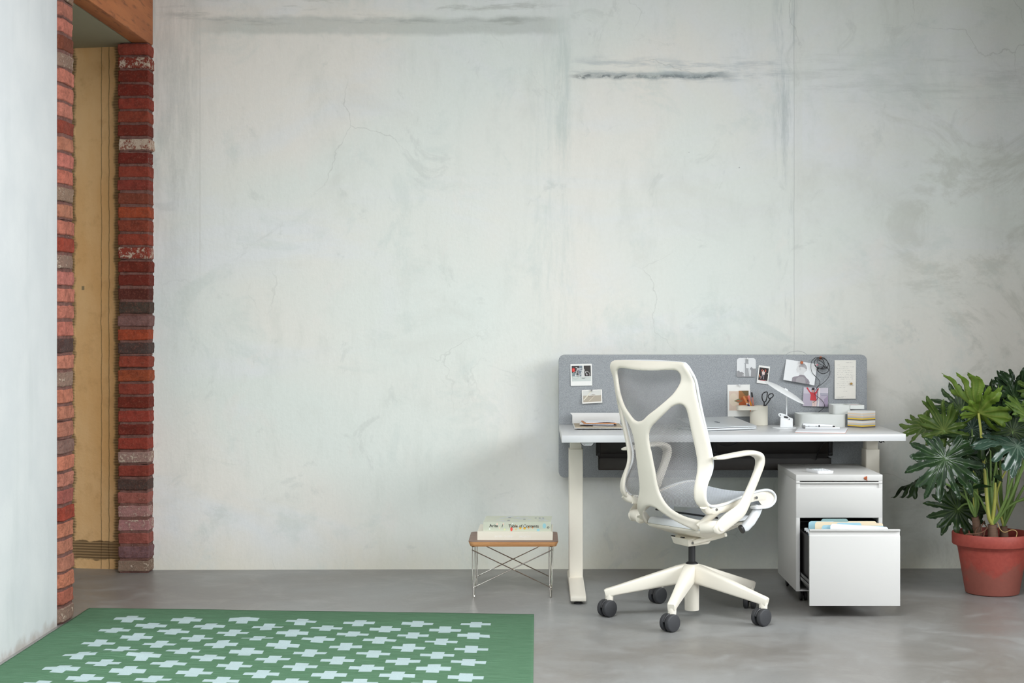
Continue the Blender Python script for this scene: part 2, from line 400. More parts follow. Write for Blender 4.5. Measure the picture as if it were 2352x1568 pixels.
def rug_material():
    g = G('green flat-weave with pale crosses')
    uv = g.n('ShaderNodeUVMap', uv_map='weave'); x = g.n('ShaderNodeSeparateXYZ'); g.t.links.new(uv.outputs[0], x.inputs[0])
    U, V = x.outputs[0], x.outputs[1]      # u in columns (0..6 carry crosses), v in rows
    wav = g.math('MULTIPLY', g.math('SUBTRACT', g.noise(8, detail=4), .5), .06)
    U2 = g.math('ADD', U, wav); V2 = g.math('ADD', V, wav)
    def cross(du, dv):
        a = g.math('ABSOLUTE', g.math('SUBTRACT', g.math('FRACT', g.math('ADD', U2, .5+du)), .5))
        b = g.math('ABSOLUTE', g.math('SUBTRACT', g.math('FRACT', g.math('ADD', V2, .5+dv)), .5))
        L, w, s = .262, .098, .006
        h = g.mul(g.ss(a, L+s, L-s), g.ss(b, w+s, w-s)); k = g.mul(g.ss(a, w+s, w-s), g.ss(b, L+s, L-s))
        return g.math('MAXIMUM', h, k)
    inside = g.mul(g.ss(U2, -.41, -.40), g.ss(U2, 6.41, 6.40), g.ss(V2, -.41, -.40))
    even = g.mul(cross(0, 0), inside)
    odd = g.mul(cross(.5, .5), g.ss(U2, .05, .06), g.ss(U2, 5.95, 5.94), g.ss(V2, .05, .06))
    f = g.math('MAXIMUM', even, odd)
    mp = g.n('ShaderNodeMapping'); mp.inputs['Scale'].default_value = (2, 40, 1); g.t.links.new(uv.outputs[0], mp.inputs[0])
    st = g.noise(1.2, vec=mp.outputs[0], detail=5, rough=.7); fine = g.noise(260, detail=3, rough=.7)
    c = g.mix(g.ss(st, .3, .7), lin((72, 104, 78)), lin((96, 130, 104)))
    c = g.mix(g.mul(g.ss(fine, .45, .75), .25), c, lin((60, 90, 66)))
    pale = g.mix(g.ss(fine, .3, .8), lin((164, 183, 184)), lin((180, 196, 197)))
    g.base(g.mix(f, c, pale)); g.rough(.95); g.p.inputs['Specular IOR Level'].default_value = .1
    g.bump(g.math('ADD', fine, g.math('MULTIPLY', st, .8)), .35, .003)
    return g.m
def mesh_material(name, rgb, pitch, cover, rough=.6):
    g = G(name); uv = g.n('ShaderNodeUVMap', uv_map='knit'); x = g.n('ShaderNodeSeparateXYZ'); g.t.links.new(uv.outputs[0], x.inputs[0])
    U, V = x.outputs[0], x.outputs[1]
    a = g.math('MULTIPLY', g.math('ADD', U, V), 2*math.pi/pitch*.7071); b = g.math('MULTIPLY', g.math('SUBTRACT', U, V), 2*math.pi/(pitch*.8)*.7071)
    w = g.math('MAXIMUM', g.math('SINE', a), g.math('MULTIPLY', g.math('SINE', b), .92))
    th = math.cos(math.pi*cover*.62)
    al = g.ss(w, th-.35, th+.35)
    g.base(lin(rgb)); g.rough(rough); g.put(g.p.inputs['Alpha'], al); g.p.inputs['Specular IOR Level'].default_value = .25
    return g.m
def leaf_material(name, dark, mid, vein, trans, rough=.32):
    g = G(name); a = g.n('ShaderNodeVertexColor', layer_name='vein'); x = g.n('ShaderNodeSeparateColor'); g.t.links.new(a.outputs['Color'], x.inputs[0])
    n = g.noise(22, detail=4); c = g.mix(g.ss(n, .3, .7), lin(dark), lin(mid))
    c = g.mix(g.mul(x.outputs[0], .8), c, lin(vein))
    g.base(c); g.rough(rough); g.p.inputs['Specular IOR Level'].default_value = .5
    tr = g.n('ShaderNodeBsdfTranslucent'); g.put(tr.inputs[0], c); ms = g.n('ShaderNodeMixShader'); ms.inputs[0].default_value = trans
    g.t.links.new(g.p.outputs[0], ms.inputs[1]); g.t.links.new(tr.outputs[0], ms.inputs[2]); g.t.links.new(ms.outputs[0], g.out.inputs['Surface'])
    g.bump(g.math('ADD', g.math('MULTIPLY', x.outputs[0], -.6), n), .25, .004)
    return g.m
def pot_material():
    g = G('terracotta plastic'); P, X, Y, Z = g.pos()
    n = g.noise(9, detail=6, rough=.65); n2 = g.noise(60, detail=4)
    c = g.mix(g.ss(n2, .3, .7), lin((156, 66, 56)), lin((166, 74, 62)))
    d = g.math('ADD', Z, g.math('MULTIPLY', g.math('SUBTRACT', n, .5), .5))
    c = g.mix(g.mul(g.ss(d, .17, .08), .6), c, lin((126, 86, 74)))
    g.base(c); g.rough(.55); g.bump(n2, .15, .002)
    return g.m
wall_m = wall_material(); white_wall_m = white_wall_material(); corr_m = corridor_material(); floor_m = floor_material(); brick_m = brick_material()
beam_m = wood_material('old timber', (150, 84, 44), (178, 108, 60), (74, 38, 20), 'Y', 7, .75)
felt_m = felt_material(); rug_m = rug_material(); pot_m = pot_material()
veneer_m = wood_material('walnut veneer', (122, 92, 76), (140, 106, 88), (92, 68, 54), 'X', 14, .4, .5)
ply_m = wood_material('plywood edge', (206, 148, 98), (222, 168, 116), (168, 112, 70), 'X', 30, .45, .5)
lacq = simple('white lacquer', (211, 210, 207), .38, var=.01)
ivl = simple('ivory lacquer', (232, 226, 212), .4, var=.01)
tabw = simple('white laminate', (214, 215, 216), .28, var=.01)
chairw = simple('ivory plastic', (237, 231, 217), .42, var=.01)
chairb = simple('cool white plastic', (228, 231, 233), .42, var=.01)
blackp = simple('black plastic', (38, 38, 40), .45, var=.1)
rubber = simple('dark rubber', (52, 53, 56), .55, var=.08)
blackm = simple('black metal', (34, 32, 32), .4, metal=.3, var=.1)
brownm = simple('dark brown tray metal', (52, 46, 42), .45, var=.1)
chrome = simple('chrome', (205, 200, 192), .12, metal=1.0, var=.02)
steel = simple('grey steel', (150, 150, 150), .35, metal=.9)
copper = simple('copper', (190, 108, 72), .35, metal=.6, var=.1)
brass = simple('brass', (176, 140, 80), .4, metal=.7, var=.1)
alum = simple('silver aluminium', (198, 202, 204), .42, metal=.35, var=.01)
logo_m = simple('dark mirror grey', (120, 124, 128), .25, metal=.5)
dark_m = simple('shadow gap black', (22, 22, 22), .7)
back_mesh_m = mesh_material('grey chair mesh', (166, 166, 168), .0052, .72)
seat_mesh_m = mesh_material('pale seat mesh', (226, 232, 240), .0050, .97)

# ------------------------------------------------------------------ the room
def quad_wall(name, pts, m, label):
    o = MB().add(pts, [list(range(len(pts)))]).build(name, m, smooth=False, origin=pts[0]); return tag(o, label, 'wall', kind='structure')
CEIL = 3.4
# back wall: a slab whose face runs very slightly away towards the right
o = MB().prism([(-2.0, 0, 0), (RX+.2, .08, 0), (RX+.2, .3, 0), (-2.0, .3, 0)], (0, 0, CEIL)).build('wall_back', wall_m, smooth=False, origin=(-1.894, 0, 0))
tag(o, 'tall grey green limewashed plaster wall behind the desk', 'wall', kind='structure')
o = MB().box(-2.15, -1.94, -11.2, -1.47, 0, CEIL).build('wall_left', white_wall_m, smooth=False, origin=(-1.94, -6, 0))
tag(o, 'bright white painted wall at the left edge', 'wall', kind='structure')
o = MB().box(-2.15, -2.02, -1.29, 0, 2.9, CEIL).build('trim_4', white_wall_m, smooth=False, origin=(-2.1, 0, 2.9))
tag(o, 'plain wall above the timber lintel, out of sight', 'wall', kind='structure')
mb = MB()
ys = [-11.2]+[y for w in sorted(WIN) for y in w]+[.3]
for i in range(0, len(ys), 2): mb.box(RX, RX+.22, ys[i], ys[i+1], 0, CEIL)
for y0, y1 in WIN: mb.box(RX, RX+.22, y0, y1, 0, WZ0).box(RX, RX+.22, y0, y1, WZ1, CEIL)
tag(mb.build('wall_right', simple('bare grey concrete', (150, 144, 134), .8, var=.1, scale=5), smooth=False, origin=(RX, -6, 0)), 'white wall with tall windows on the right side', 'wall', kind='structure')
o = MB().box(2.74, 3.1, -1.25, .07, 0, CEIL).build('added_shade_pier', simple('bare grey concrete', (150, 144, 134), .8, var=.1, scale=5), smooth=False, origin=(2.9, -.6, 0)); tag(o, 'added concrete pier shading the plaster wall beyond the plant, out of sight', 'wall', kind='structure')  # unseen stub added to keep window light off the right end of wall_back
for i, (y0, y1) in enumerate(sorted(WIN)):
    m = MB()
    for a, b in ((y0, y0+.06), ((y0+y1)/2-.025, (y0+y1)/2+.025), (y1-.06, y1)): m.box(RX+.06, RX+.12, a, b, WZ0, WZ1)
    for a, b in ((WZ0, WZ0+.06), (WZ1-.06, WZ1)): m.box(RX+.06, RX+.12, y0+.06, y1-.06, a, b)
    tag(m.build('window_%d' % (i+1), lacq, origin=(RX, (y0+y1)/2, WZ0)), 'white framed window in the right wall', 'window', kind='structure')
fx0, fx1, fz0, fz1 = FILL_WIN
o = MB().box(-2.15, fx0, -11.4, -11.2, 0, CEIL).box(fx1, RX+.2, -11.4, -11.2, 0, CEIL).box(fx0, fx1, -11.4, -11.2, 0, fz0).box(fx0, fx1, -11.4, -11.2, fz1, CEIL).build('wall_front', white_wall_m, smooth=False, origin=(0, -11.2, 0)); tag(o, 'white wall at the far end behind the viewer', 'wall', kind='structure')
o = MB().box(-4.1, FILL_SKYL[0], -11.4, .5, CEIL, CEIL+.1).box(FILL_SKYL[1], RX+.2, -11.4, .5, CEIL, CEIL+.1).box(FILL_SKYL[0], FILL_SKYL[1], -11.4, FILL_SKYL[2], CEIL, CEIL+.1).box(FILL_SKYL[0], FILL_SKYL[1], FILL_SKYL[3], .5, CEIL, CEIL+.1).build('ceiling', simple('dark board ceiling', (120, 104, 88), .8, var=.1, scale=4), smooth=False, origin=(0, 0, CEIL)); tag(o, 'dark board ceiling of the room, out of sight', 'ceiling', kind='structure')
o = MB().box(-4.1, RX+.2, -11.4, .5, -.1, 0).build('floor', floor_m, smooth=False, origin=(0, -4, 0)); tag(o, 'grey brown polished concrete floor', 'floor', kind='structure')
# passage behind the opening
olive = simple('olive grey painted board', (150, 146, 124), .8)
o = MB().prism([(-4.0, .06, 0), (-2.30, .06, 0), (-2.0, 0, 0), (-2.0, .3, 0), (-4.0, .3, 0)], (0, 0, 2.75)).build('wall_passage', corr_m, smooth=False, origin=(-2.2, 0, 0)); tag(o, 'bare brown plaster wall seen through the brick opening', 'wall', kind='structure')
o = MB().box(-4.1, -4.0, -3, .3, 0, 2.75).box(-4.0, -2.15, -3.1, -3.0, 0, 2.75).build('wall_passage_left', corr_m, smooth=False, origin=(-4, 0, 0)); tag(o, 'brown walls of the passage, out of sight', 'wall', kind='structure')
o = MB().box(-4.0, -1.985, -3.0, .3, 2.60, 2.70).build('ceiling_passage', olive, smooth=False, origin=(-2.2, -.6, 2.6)); tag(o, 'dim olive grey soffit above the brick opening', 'ceiling', kind='structure')
# timber lintel
o = MB().box(-1.985, -1.898, -1.6, -.005, 2.60, 3.02)
o = o.build('trim_1', beam_m, origin=(-1.93, -.8, 2.6), bevel=.008); tag(o, 'rough orange brown timber beam over the opening', 'beam', kind='structure')
# brickwork
TONE = {'R': (158, 72, 56, .22), 'D': (128, 50, 38, .16), 'S': (150, 64, 52, .58), 'W': (150, 92, 72, .70), 'O': (176, 84, 54, .2), 'B': (134, 76, 58, .2),
        'K': (84, 70, 66, .25), 'X': (98, 48, 42, .2), 'P': (176, 104, 92, .35), 'F': (178, 138, 126, .55), 'G': (150, 128, 112, .5), 'M': (140, 108, 102, .3), 'T': (200, 128, 106, .25)}
def brick_stack(name, label, x0, x1, y0, y1, z0, z1, tones, chamfer=0, sides=None):
    bm = bmesh.new(); lay = bm.loops.layers.float_color.new('tone'); pitch = (z1-z0)/len(tones)
    rnd = random.Random(5 if chamfer else 3)
    def block(poly, za, zb, colf, jit):
        vs = [[bm.verts.new((x+rnd.uniform(-jit, jit), y+rnd.uniform(-jit, jit), z+rnd.uniform(-jit, jit)*.7)) for x, y in poly] for z in (za, zb)]
        n = len(poly)
        fs = [bm.faces.new(vs[0][::-1]), bm.faces.new(vs[1])]+[bm.faces.new((vs[0][i], vs[0][(i+1) % n], vs[1][(i+1) % n], vs[1][i])) for i in range(n)]
        for f in fs:
            for l in f.loops: l[lay] = colf
    for q in range(44): block([(x0+.006, y0+.0055), (x1-.0055-chamfer, y0+.0055), (x1-.0055, y0+.050), (x1-.005, y1), (x0+.006, y1)], z0+(z1-z0)*q/44, z0+(z1-z0)*(q+1)/44, (*lin((134, 98, 90)), .36), 0)
    for k, t in enumerate(tones):                       # from the top down
        zb = z1-k*pitch-.005+rnd.uniform(-.0015, .0015); za = z1-(k+1)*pitch+.008+rnd.uniform(-.0015, .0015)
        c = TONE[t]; col = (*[v*rnd.uniform(.9, 1.1) for v in lin(c[:3])], c[3])
        dx, dy = rnd.uniform(-.004, .004), rnd.uniform(-.003, .003)
        if chamfer: poly = [(x0, y0+dy), (x1-chamfer+dx, y0+dy), (x1+dx*.6, y0+.042+dy), (x1+dx*.4, y1+rnd.uniform(-.006, .006)), (x0, y1)]
        else: poly = [(x0+dx*.5, y0+dy), (x1+dx, y0+dy), (x1+dx, y1), (x0+dx*.5, y1)]
        block(poly, za, zb, col, .0026)
    bmesh.ops.recalc_face_normals(bm, faces=bm.faces)
    es = [e for e in bm.edges if e.calc_face_angle(0) > .5]
    bmesh.ops.bevel(bm, geom=es, offset=.0035, segments=1, profile=.5, affect='EDGES', clamp_overlap=True)
    bmesh.ops.subdivide_edges(bm, edges=[e for e in bm.edges if e.calc_length() > .012], cuts=5, use_grid_fill=True)
    bm.normal_update()
    for v in bm.verts:
        c = v.co; v.co = c+v.normal*(mnoise.noise(c*38)*.0032+mnoise.noise(c*110+Vector((7, 3, 1)))*.0016)
    bmesh.ops.triangulate(bm, faces=[f for f in bm.faces if len(f.verts) > 4])
    org = Vector(((x0+x1)/2, (y0+y1)/2, z0)); bmesh.ops.translate(bm, verts=bm.verts, vec=-org)
    me = bpy.data.meshes.new(name); bm.to_mesh(me); bm.free()
    return tag(link(name, me, brick_m, None, org), label, 'brickwork', kind='structure')
brick_stack('trim_2', 'red brick pier with lime splashes beside the plaster wall', -2.046, -1.896, -.105, .02, 0, 2.60, 'RSDDRRDWDRRBORRSDDXKMOKRORDRDRFRKPFFPMG')
brick_stack('trim_3', 'narrow broken brick edge ending the white wall', -2.15, -1.925, -1.47, -1.285, 0, 3.3, 'RTRTKTTRTTGTTBGTTTRTTTGTTRGTTTTKTGTTTMTTPRTTTTPG', chamfer=.022)

# ------------------------------------------------------------------ rug
def make_rug():
    nu, nv = 190, 130
    rnd = random.Random(11); verts = []; uv = []
    bumps = [(rnd.uniform(-1.9, -.1), rnd.uniform(5.0, 6.9), rnd.uniform(.05, .16), rnd.uniform(.03, .08), rnd.uniform(.002, .0065)) for _ in range(70)]
    bumps += [(rnd.uniform(-1.9, -1.2), rnd.uniform(5.0, 6.8), rnd.uniform(.08, .2), rnd.uniform(.04, .08), rnd.uniform(.002, .006)) for _ in range(22)]
    for j in range(nv+1):
        for i in range(nu+1):
            s = i/nu; t = j/nv
            X = -1.918+s*1.912-.003*t
            d = 6.925-.146*s-t*2.3
            col = (X+1.673)/.2385
            row = ((6.640-.075*(X+1.673)) - d)/.2395
            edge = min(1, min(s, 1-s)*16, t*26)
            z = .0035
            for bx, bd, ax, ad, h in bumps:
                q = ((X-bx)/ax)**2+((d-bd)/ad)**2
                if q < 6: z += h*math.exp(-q)*(edge*.75+.25)
            z += .0012*(1+math.sin(d*60+2.5*math.sin(X*3)+X*2))*edge*(1.2-s*.8)
            verts.append((X, d-D0, z)); uv.append((col, row))
    n = len(verts); W1 = nu+1
    faces = [(j*W1+i, (j+1)*W1+i, (j+1)*W1+i+1, j*W1+i+1) for j in range(nv) for i in range(nu)]
    ring = [i for i in range(W1)]+[j*W1+nu for j in range(1, nv+1)]+[nv*W1+i for i in range(nu-1, -1, -1)]+[j*W1 for j in range(nv-1, 0, -1)]
    base = {k: n+q for q, k in enumerate(ring)}
    verts += [(verts[k][0], verts[k][1], .0005) for k in ring]; uv += [uv[k] for k in ring]
    for q in range(len(ring)):
        a, b = ring[q], ring[(q+1) % len(ring)]; faces.append((a, b, base[b], base[a]))
    org = Vector((-.96, -2.2, 0)); me = bpy.data.meshes.new('rug')
    me.from_pydata([Vector(v)-org for v in verts], [], faces)
    l = me.uv_layers.new(name='weave')
    for lp in me.loops: l.data[lp.index].uv = uv[lp.vertex_index]
    bm = bmesh.new(); bm.from_mesh(me); bmesh.ops.recalc_face_normals(bm, faces=bm.faces); bm.to_mesh(me); bm.free()
    me.polygons.foreach_set('use_smooth', [True]*len(me.polygons))
    return tag(link('rug', me, rug_m, None, org), 'green flat woven rug patterned with pale blue crosses', 'rug')
make_rug()

# ------------------------------------------------------------------ desk with its legs, tray and controller
DZ = .73
def dfront(x): return 7.115+(x-.1155)*.1/1.5435-D0          # front edge of the desk top (Y)
desk = thing('standing_desk', 'white height adjustable desk against the plaster wall', 'desk', (.89, -.5, 0))
MB().prism([(.1155, dfront(.1155), DZ-.0315), (1.659, dfront(1.659), DZ-.0315), (1.661, -.118, DZ-.0315), (.1155, -.118, DZ-.0315)], (0, 0, .0315)).build('tabletop', tabw, desk, bevel=.0015)
def desk_leg(x0, yf, yc, yb):
    w = .0645
    col = MB().prism(rrect(x0, x0+w, yc, yc+.105, .006, 3, .033), (0, 0, DZ-.0315-.055-.033)).build('leg', ivl, desk, bevel=.0)
    MB().box(x0+.006, x0+w-.006, yc+.012, yc+.095, DZ-.0315-.056, DZ-.0315).build('top_bracket', ivl, col, bevel=.002)
    prof = [(yf, .014), (yf, .036), (yf+.05, .040), (yc-.02, .052), (yc+.12, .056), (yb-.04, .044), (yb, .03), (yb, .014)]
    MB().prism([(x0-.002, y, z) for y, z in prof], (w+.004, 0, 0)).build('foot', ivl, col, bevel=.004)
    for y in (yf+.03, yb-.05): MB().lathe([(.02, 0), (.022, .003), (.012, .014)], (x0+w/2, y, 0), 16).build('glide', blackp, col)
    return col
desk_leg(.1545, 7.02-D0, -.56, -.25)
desk_leg(1.5255, 7.10-D0, -.56, -.25)
MB().box(.219, 1.5255, -.545, -.505, DZ-.0315-.018, DZ-.0315).build('crossbeam', lacq, desk, bevel=.003)
ct = MB()
ct.box(.300, 1.408, -.262, -.258, .600, .688).box(.300, 1.408, -.330, -.326, .530, .583).box(.300, 1.408, -.330, -.258, .526, .530).box(.300, .304, -.33, -.258, .53, .583).box(1.404, 1.408, -.33, -.258, .53, .583).box(.3, 1.408, -.262, -.258, .526, .60)
ct = ct.build('cable_tray', brownm, desk, bevel=.0012)
for x in (.287, .842, 1.392):
    b = MB().box(x, x+.021, -.345, -.33, .595, .6985).build('tray_bracket', blackm, ct, bevel=.004)
    MB().lathe([(.0075, 0), (.0075, .003), (.004, .0045)], (x+.0105, -.345, .606), 14, axis=(0, -1, 0)).build('bolt', blackp, b)
cpd = dfront(.25)+.018
cp = MB().prism([(.198, cpd, .698), (.262, cpd, .698), (.2565, cpd, .688), (.2485, cpd, .6815), (.2120, cpd, .6815), (.2035, cpd, .688)], (0, .05, 0)).build('control_panel', blackp, desk, bevel=.002)
MB().prism([(.2015, cpd-.001, .6968), (.2585, cpd-.001, .6968), (.2535, cpd-.001, .6888), (.2475, cpd-.001, .6838), (.2135, cpd-.001, .6838), (.2065, cpd-.001, .6888)], (0, .004, 0)).build('faceplate', tabw, cp, bevel=.0004)
for x, s in ((.219, 1), (.242, -1)):
    MB().prism([(x-.0018, cpd-.0016, .690-.0014*s), (x+.0018, cpd-.0016, .690-.0014*s), (x, cpd-.0016, .690+.0016*s)], (0, .001, 0)).build('button', blackp, cp, smooth=False)
MB().box(.2265, .2345, cpd-.0016, cpd-.0006, .6875, .6925).build('display', simple('grey display', (196, 208, 204), .3), cp, smooth=False)
MB().tube(catmull([PW(1640, 1012, 7.5), PW(1652, 1020, 7.48), PW(1668, 1024, 7.47), PW(1682, 1021, 7.48), PW(1700, 1013, 7.52)], 6), .0028, 8).build('cable', blackp, desk)
MB().tube(catmull([PW(1900, 1012, 7.55), PW(1890, 1020, 7.56), PW(1882, 1032, 7.6), PW(1876, 1046, 7.64), PW(1874, 1056, 7.66)], 6), .0026, 8).build('cable', blackp, desk)
MB().tube(catmull([PW(2019, 1013, 7.4), PW(2024, 1016, 7.4), PW(2027, 1012, 7.4), PW(2031, 1015, 7.4), PW(2028, 1011, 7.4), PW(2034, 1008, 7.4)], 5), .0025, 8).build('cable', blackp, desk)

# felt screen
def make_screen():
    y0, y1 = -.114, -.088
    poly = [(x, y0, z) for x, z, _ in rrect(.1135, 1.6235, .4700, 1.0710, .03, 8)]
    o = MB().prism(poly, (0, y1-y0, 0)).build('desk_screen', felt_m, None, origin=(.87, -.1, .47), bevel=.003)
    return tag(o, 'grey felt privacy screen fixed along the back of the desk', 'screen')
make_screen()
YS = -.114                                   # front face of the screen

# ------------------------------------------------------------------ pinned photographs and papers
def flat(name, rgb, rough=.6): return simple('print '+name, rgb, rough, var=.015, scale=60)
class Card:
    """paper with printed shapes: all one mesh; coordinates 0..1 from its top left corner"""
    def __init__(s, name, label, cat, corners, outline=None, lift=(.002, .012), paper=(240, 240, 236), group=None, curl=0):
        dt, db = D0+YS-lift[0], D0+YS-lift[1]; s.name, s.label, s.cat, s.group = name, label, cat, group
        s.c = [PW(*corners[0], dt), PW(*corners[1], dt), PW(*corners[2], db), PW(*corners[3], db)]
        s.mb = MB(); s.mats = [flat('paper %d %d %d' % paper, paper)]; s.layer = 0
        n = (s.c[1]-s.c[0]).cross(s.c[3]-s.c[0]).normalized(); s.n = n if n.y < 0 else -n
        s.mb.prism([s.p(u, v) for u, v in (outline or ((0, 0), (1, 0), (1, 1), (0, 1)))], -s.n*.0009)
    def p(s, u, v):
        a, b, c, d = s.c; return a*(1-u)*(1-v)+b*u*(1-v)+c*u*v+d*(1-u)*v+s.n*s.layer*.00016
    def mat(s, m):
        if m not in s.mats: s.mats.append(m)
        return s.mats.index(m)
    def poly(s, pts, rgb, rough=.6):
        s.layer += 1; i = s.mat(flat('%d %d %d' % rgb, rgb, rough)); s.mb.add([s.p(u, v) for u, v in pts], [list(range(len(pts)))], i); return s
    def rect(s, u0, v0, u1, v1, rgb): return s.poly([(u0, v0), (u1, v0), (u1, v1), (u0, v1)], rgb)
    def disc(s, u, v, ru, rv, rgb, n=20): return s.poly([(u+ru*math.cos(2*math.pi*k/n), v+rv*math.sin(2*math.pi*k/n)) for k in range(n)], rgb)
    def line(s, pts, w, rgb, asp=1.0):       # ribbon along a polyline, all quads in one layer
        s.layer += 1; i = s.mat(flat('%d %d %d' % rgb, rgb))
        for (a, b), (c, d) in zip(pts[:-1], pts[1:]):
            dx, dy = (c-a), (d-b)/asp; L = math.hypot(dx, dy) or 1; nx, ny = -dy/L*w/2, dx/L*w/2*asp
            s.mb.add([s.p(a+nx, b+ny), s.p(c+nx, d+ny), s.p(c-nx, d-ny), s.p(a-nx, b-ny)], [(0, 1, 2, 3)], i)
        return s
    def ring(s, u, v, ru, rv, w, rgb, a0=0, a1=360):
        n = 22; return s.line([(u+ru*math.cos(math.radians(a0+(a1-a0)*k/n)), v+rv*math.sin(math.radians(a0+(a1-a0)*k/n))) for k in range(n+1)], w, rgb)
    def done(s):
        o = s.mb.build(s.name, s.mats, None, origin=(s.c[2]+s.c[3])/2, smooth=False); return tag(o, s.label, s.cat, s.group)
# bicycle picture
c = Card('photo_print', 'square white bordered photo of a bicycle leaning on a post', 'photo', [(1310.1, 836.1), (1359.3, 835.1), (1360.4, 885), (1311.2, 886.2)], lift=(.002, .006))
c.rect(.055, .08, .945, .79, (62, 58, 56)).rect(.055, .56, .945, .79, (206, 212, 208)).rect(.055, .40, .30, .56, (128, 142, 146)).rect(.40, .08, .56, .56, (120, 132, 142)).rect(.55, .08, .62, .60, (226, 226, 222))
c.disc(.14, .27, .075, .10, (200, 44, 40)).disc(.14, .26, .04, .05, (226, 92, 84)).rect(.30, .19, .52, .23, (205, 205, 205)).rect(.34, .29, .54, .33, (150, 156, 168))
c.ring(.225, .52, .155, .17, .016, (188, 192, 184)).ring(.76, .50, .135, .15, .016, (214, 208, 206)).disc(.225, .52, .03, .03, (220, 220, 218)).disc(.76, .50, .035, .035, (170, 160, 172))
c.line([(.225, .52), (.30, .24), (.55, .30), (.44, .52), (.225, .52)], .02, (226, 226, 224)).line([(.30, .24), (.44, .52)], .022, (196, 190, 196)).line([(.55, .30), (.66, .24)], .02, (216, 216, 216)).line([(.60, .22), (.76, .50)], .02, (220, 220, 220)).line([(.24, .16), (.32, .17)], .03, (206, 206, 206))
c.poly([(.50, .40), (.62, .36), (.66, .56), (.60, .66), (.50, .64)], (214, 214, 212)).line([(.52, .64), (.66, .66)], .03, (146, 150, 150))
c.done()
c = Card('photo_print', 'small sepia photo of flat land under a pale sky', 'photo', [(1336.3, 895.9), (1382.6, 894), (1383.5, 924.4), (1337.5, 927)], lift=(.002, .014), paper=(238, 236, 230))
c.rect(.05, .06, .95, .90, (214, 214, 208)).rect(.05, .42, .95, .90, (176, 166, 150)).rect(.05, .40, .95, .44, (196, 192, 182)).line([(.35, .44), (.88, .40)], .02, (236, 234, 226)).poly([(.40, .40), (.52, .33), (.62, .34), (.68, .40)], (178, 172, 164)).line([(.08, .74), (.48, .10)], .05, (226, 222, 204)).line([(.32, .86), (.62, .46)], .03, (212, 204, 186)).line([(.3, .47), (.62, .46)], .015, (118, 96, 76))
c.done()
oc = [(.12, .0), (.88, .0), (.97, .05), (1.0, .14), (1, .95), (.97, 1), (.03, 1), (0, .95), (0, .14), (.03, .05)]
c = Card('photo_print', 'round cornered black and white photo of a tall building', 'photo', [(1692.4, 822), (1736, 822), (1736, 865.6), (1692, 865.6)], outline=oc, lift=(.001, .005), paper=(228, 230, 231))
c.poly([(.02, .69), (.12, .66), (.18, .74), (.28, .72), (.36, .80), (.62, .78), (.68, .72), (.8, .62), (.84, .56), (1, .55), (1, .95), (.97, 1), (.03, 1), (0, .95)], (150, 150, 152))
c.poly([(.38, .26), (.44, .27), (.45, .07), (.60, .10), (.62, .32), (.48, .30), (.49, .52), (.64, .55), (.62, .66), (.64, .96), (.42, .96)], (164, 166, 168)).poly([(.48, .30), (.63, .33), (.64, .54), (.49, .52)], (226, 228, 229)).poly([(.60, .58), (.76, .60), (.74, .96), (.66, .96)], (212, 214, 215)).poly([(.68, .56), (.76, .47), (.88, .57), (.80, .72)], (148, 149, 152)).poly([(.38, .28), (.415, .3), (.43, .96), (.37, .96)], (232, 234, 235))
for k in range(6): c.line([(.29+.03*k, .94), (.33+.02*k, .84)], .012, (214, 214, 214))
c.done()
c = Card('photo_print', 'tilted narrow instant photo of a dancer with raised arms', 'photo', [(1742.9, 838.5), (1768.9, 841.5), (1763.9, 882.4), (1738, 878.8)], lift=(.002, .008))
c.rect(.09, .11, .91, .82, (44, 32, 30)).rect(.2, .80, .8, .835, (170, 60, 66)).line([(.38, .32), (.30, .28), (.36, .22)], .06, (226, 118, 96), .64).line([(.60, .34), (.68, .28), (.62, .20)], .06, (220, 110, 92), .64).disc(.47, .29, .055, .045, (226, 190, 178)).poly([(.33, .33), (.62, .33), (.60, .50), (.38, .50)], (226, 206, 200)).line([(.44, .50), (.36, .64), (.28, .74)], .055, (158, 150, 158), .64).line([(.54, .50), (.55, .62), (.56, .75)], .055, (160, 152, 160), .64).poly([(.12, .50), (.16, .50), (.29, .66), (.20, .68)], (226, 150, 118)).disc(.85, .42, .04, .02, (206, 190, 178))
c.done()
c = Card('photo_print', 'large tilted photo of a person seen from behind in grey jacket', 'photo', [(1805.9, 824.7), (1877.3, 835.9), (1870.2, 884.6), (1799.2, 872)], lift=(.002, .022), paper=(238, 240, 241))
c.poly([(.27, 1.0), (.27, .82), (.33, .76), (.45, .70), (.50, .63), (.60, .61), (.66, .63), (.70, .70), (.80, .80), (.84, .90), (.84, 1.0)], (150, 144, 150)).poly([(.40, 1.0), (.40, .84), (.47, .74), (.60, .70), (.68, .76), (.72, 1.0)], (168, 164, 168)).line([(.36, .82), (.38, 1.0)], .01, (126, 122, 128)).line([(.78, .84), (.74, 1.0)], .01, (126, 122, 128))
c.poly([(.47, .62), (.48, .52), (.39, .55), (.37, .44), (.36, .40), (.39, .24), (.46, .12), (.58, .08), (.66, .16), (.70, .30), (.68, .42), (.62, .50), (.62, .62)], (222, 222, 222)).poly([(.42, .22), (.50, .11), (.60, .08), (.66, .16), (.70, .28), (.68, .34), (.60, .26), (.50, .25), (.45, .30)], (170, 168, 170)).ring(.485, .36, .018, .045, .007, (150, 150, 152)).line([(.66, .36), (.69, .37)], .02, (160, 160, 162))
c.done()
c = Card('photo_print', 'lilac colour photo of a person in red with arms raised', 'photo', [(1846, 889), (1902.3, 890.8), (1901.4, 934), (1843.8, 931.9)], lift=(.004, .013), paper=(206, 200, 210))
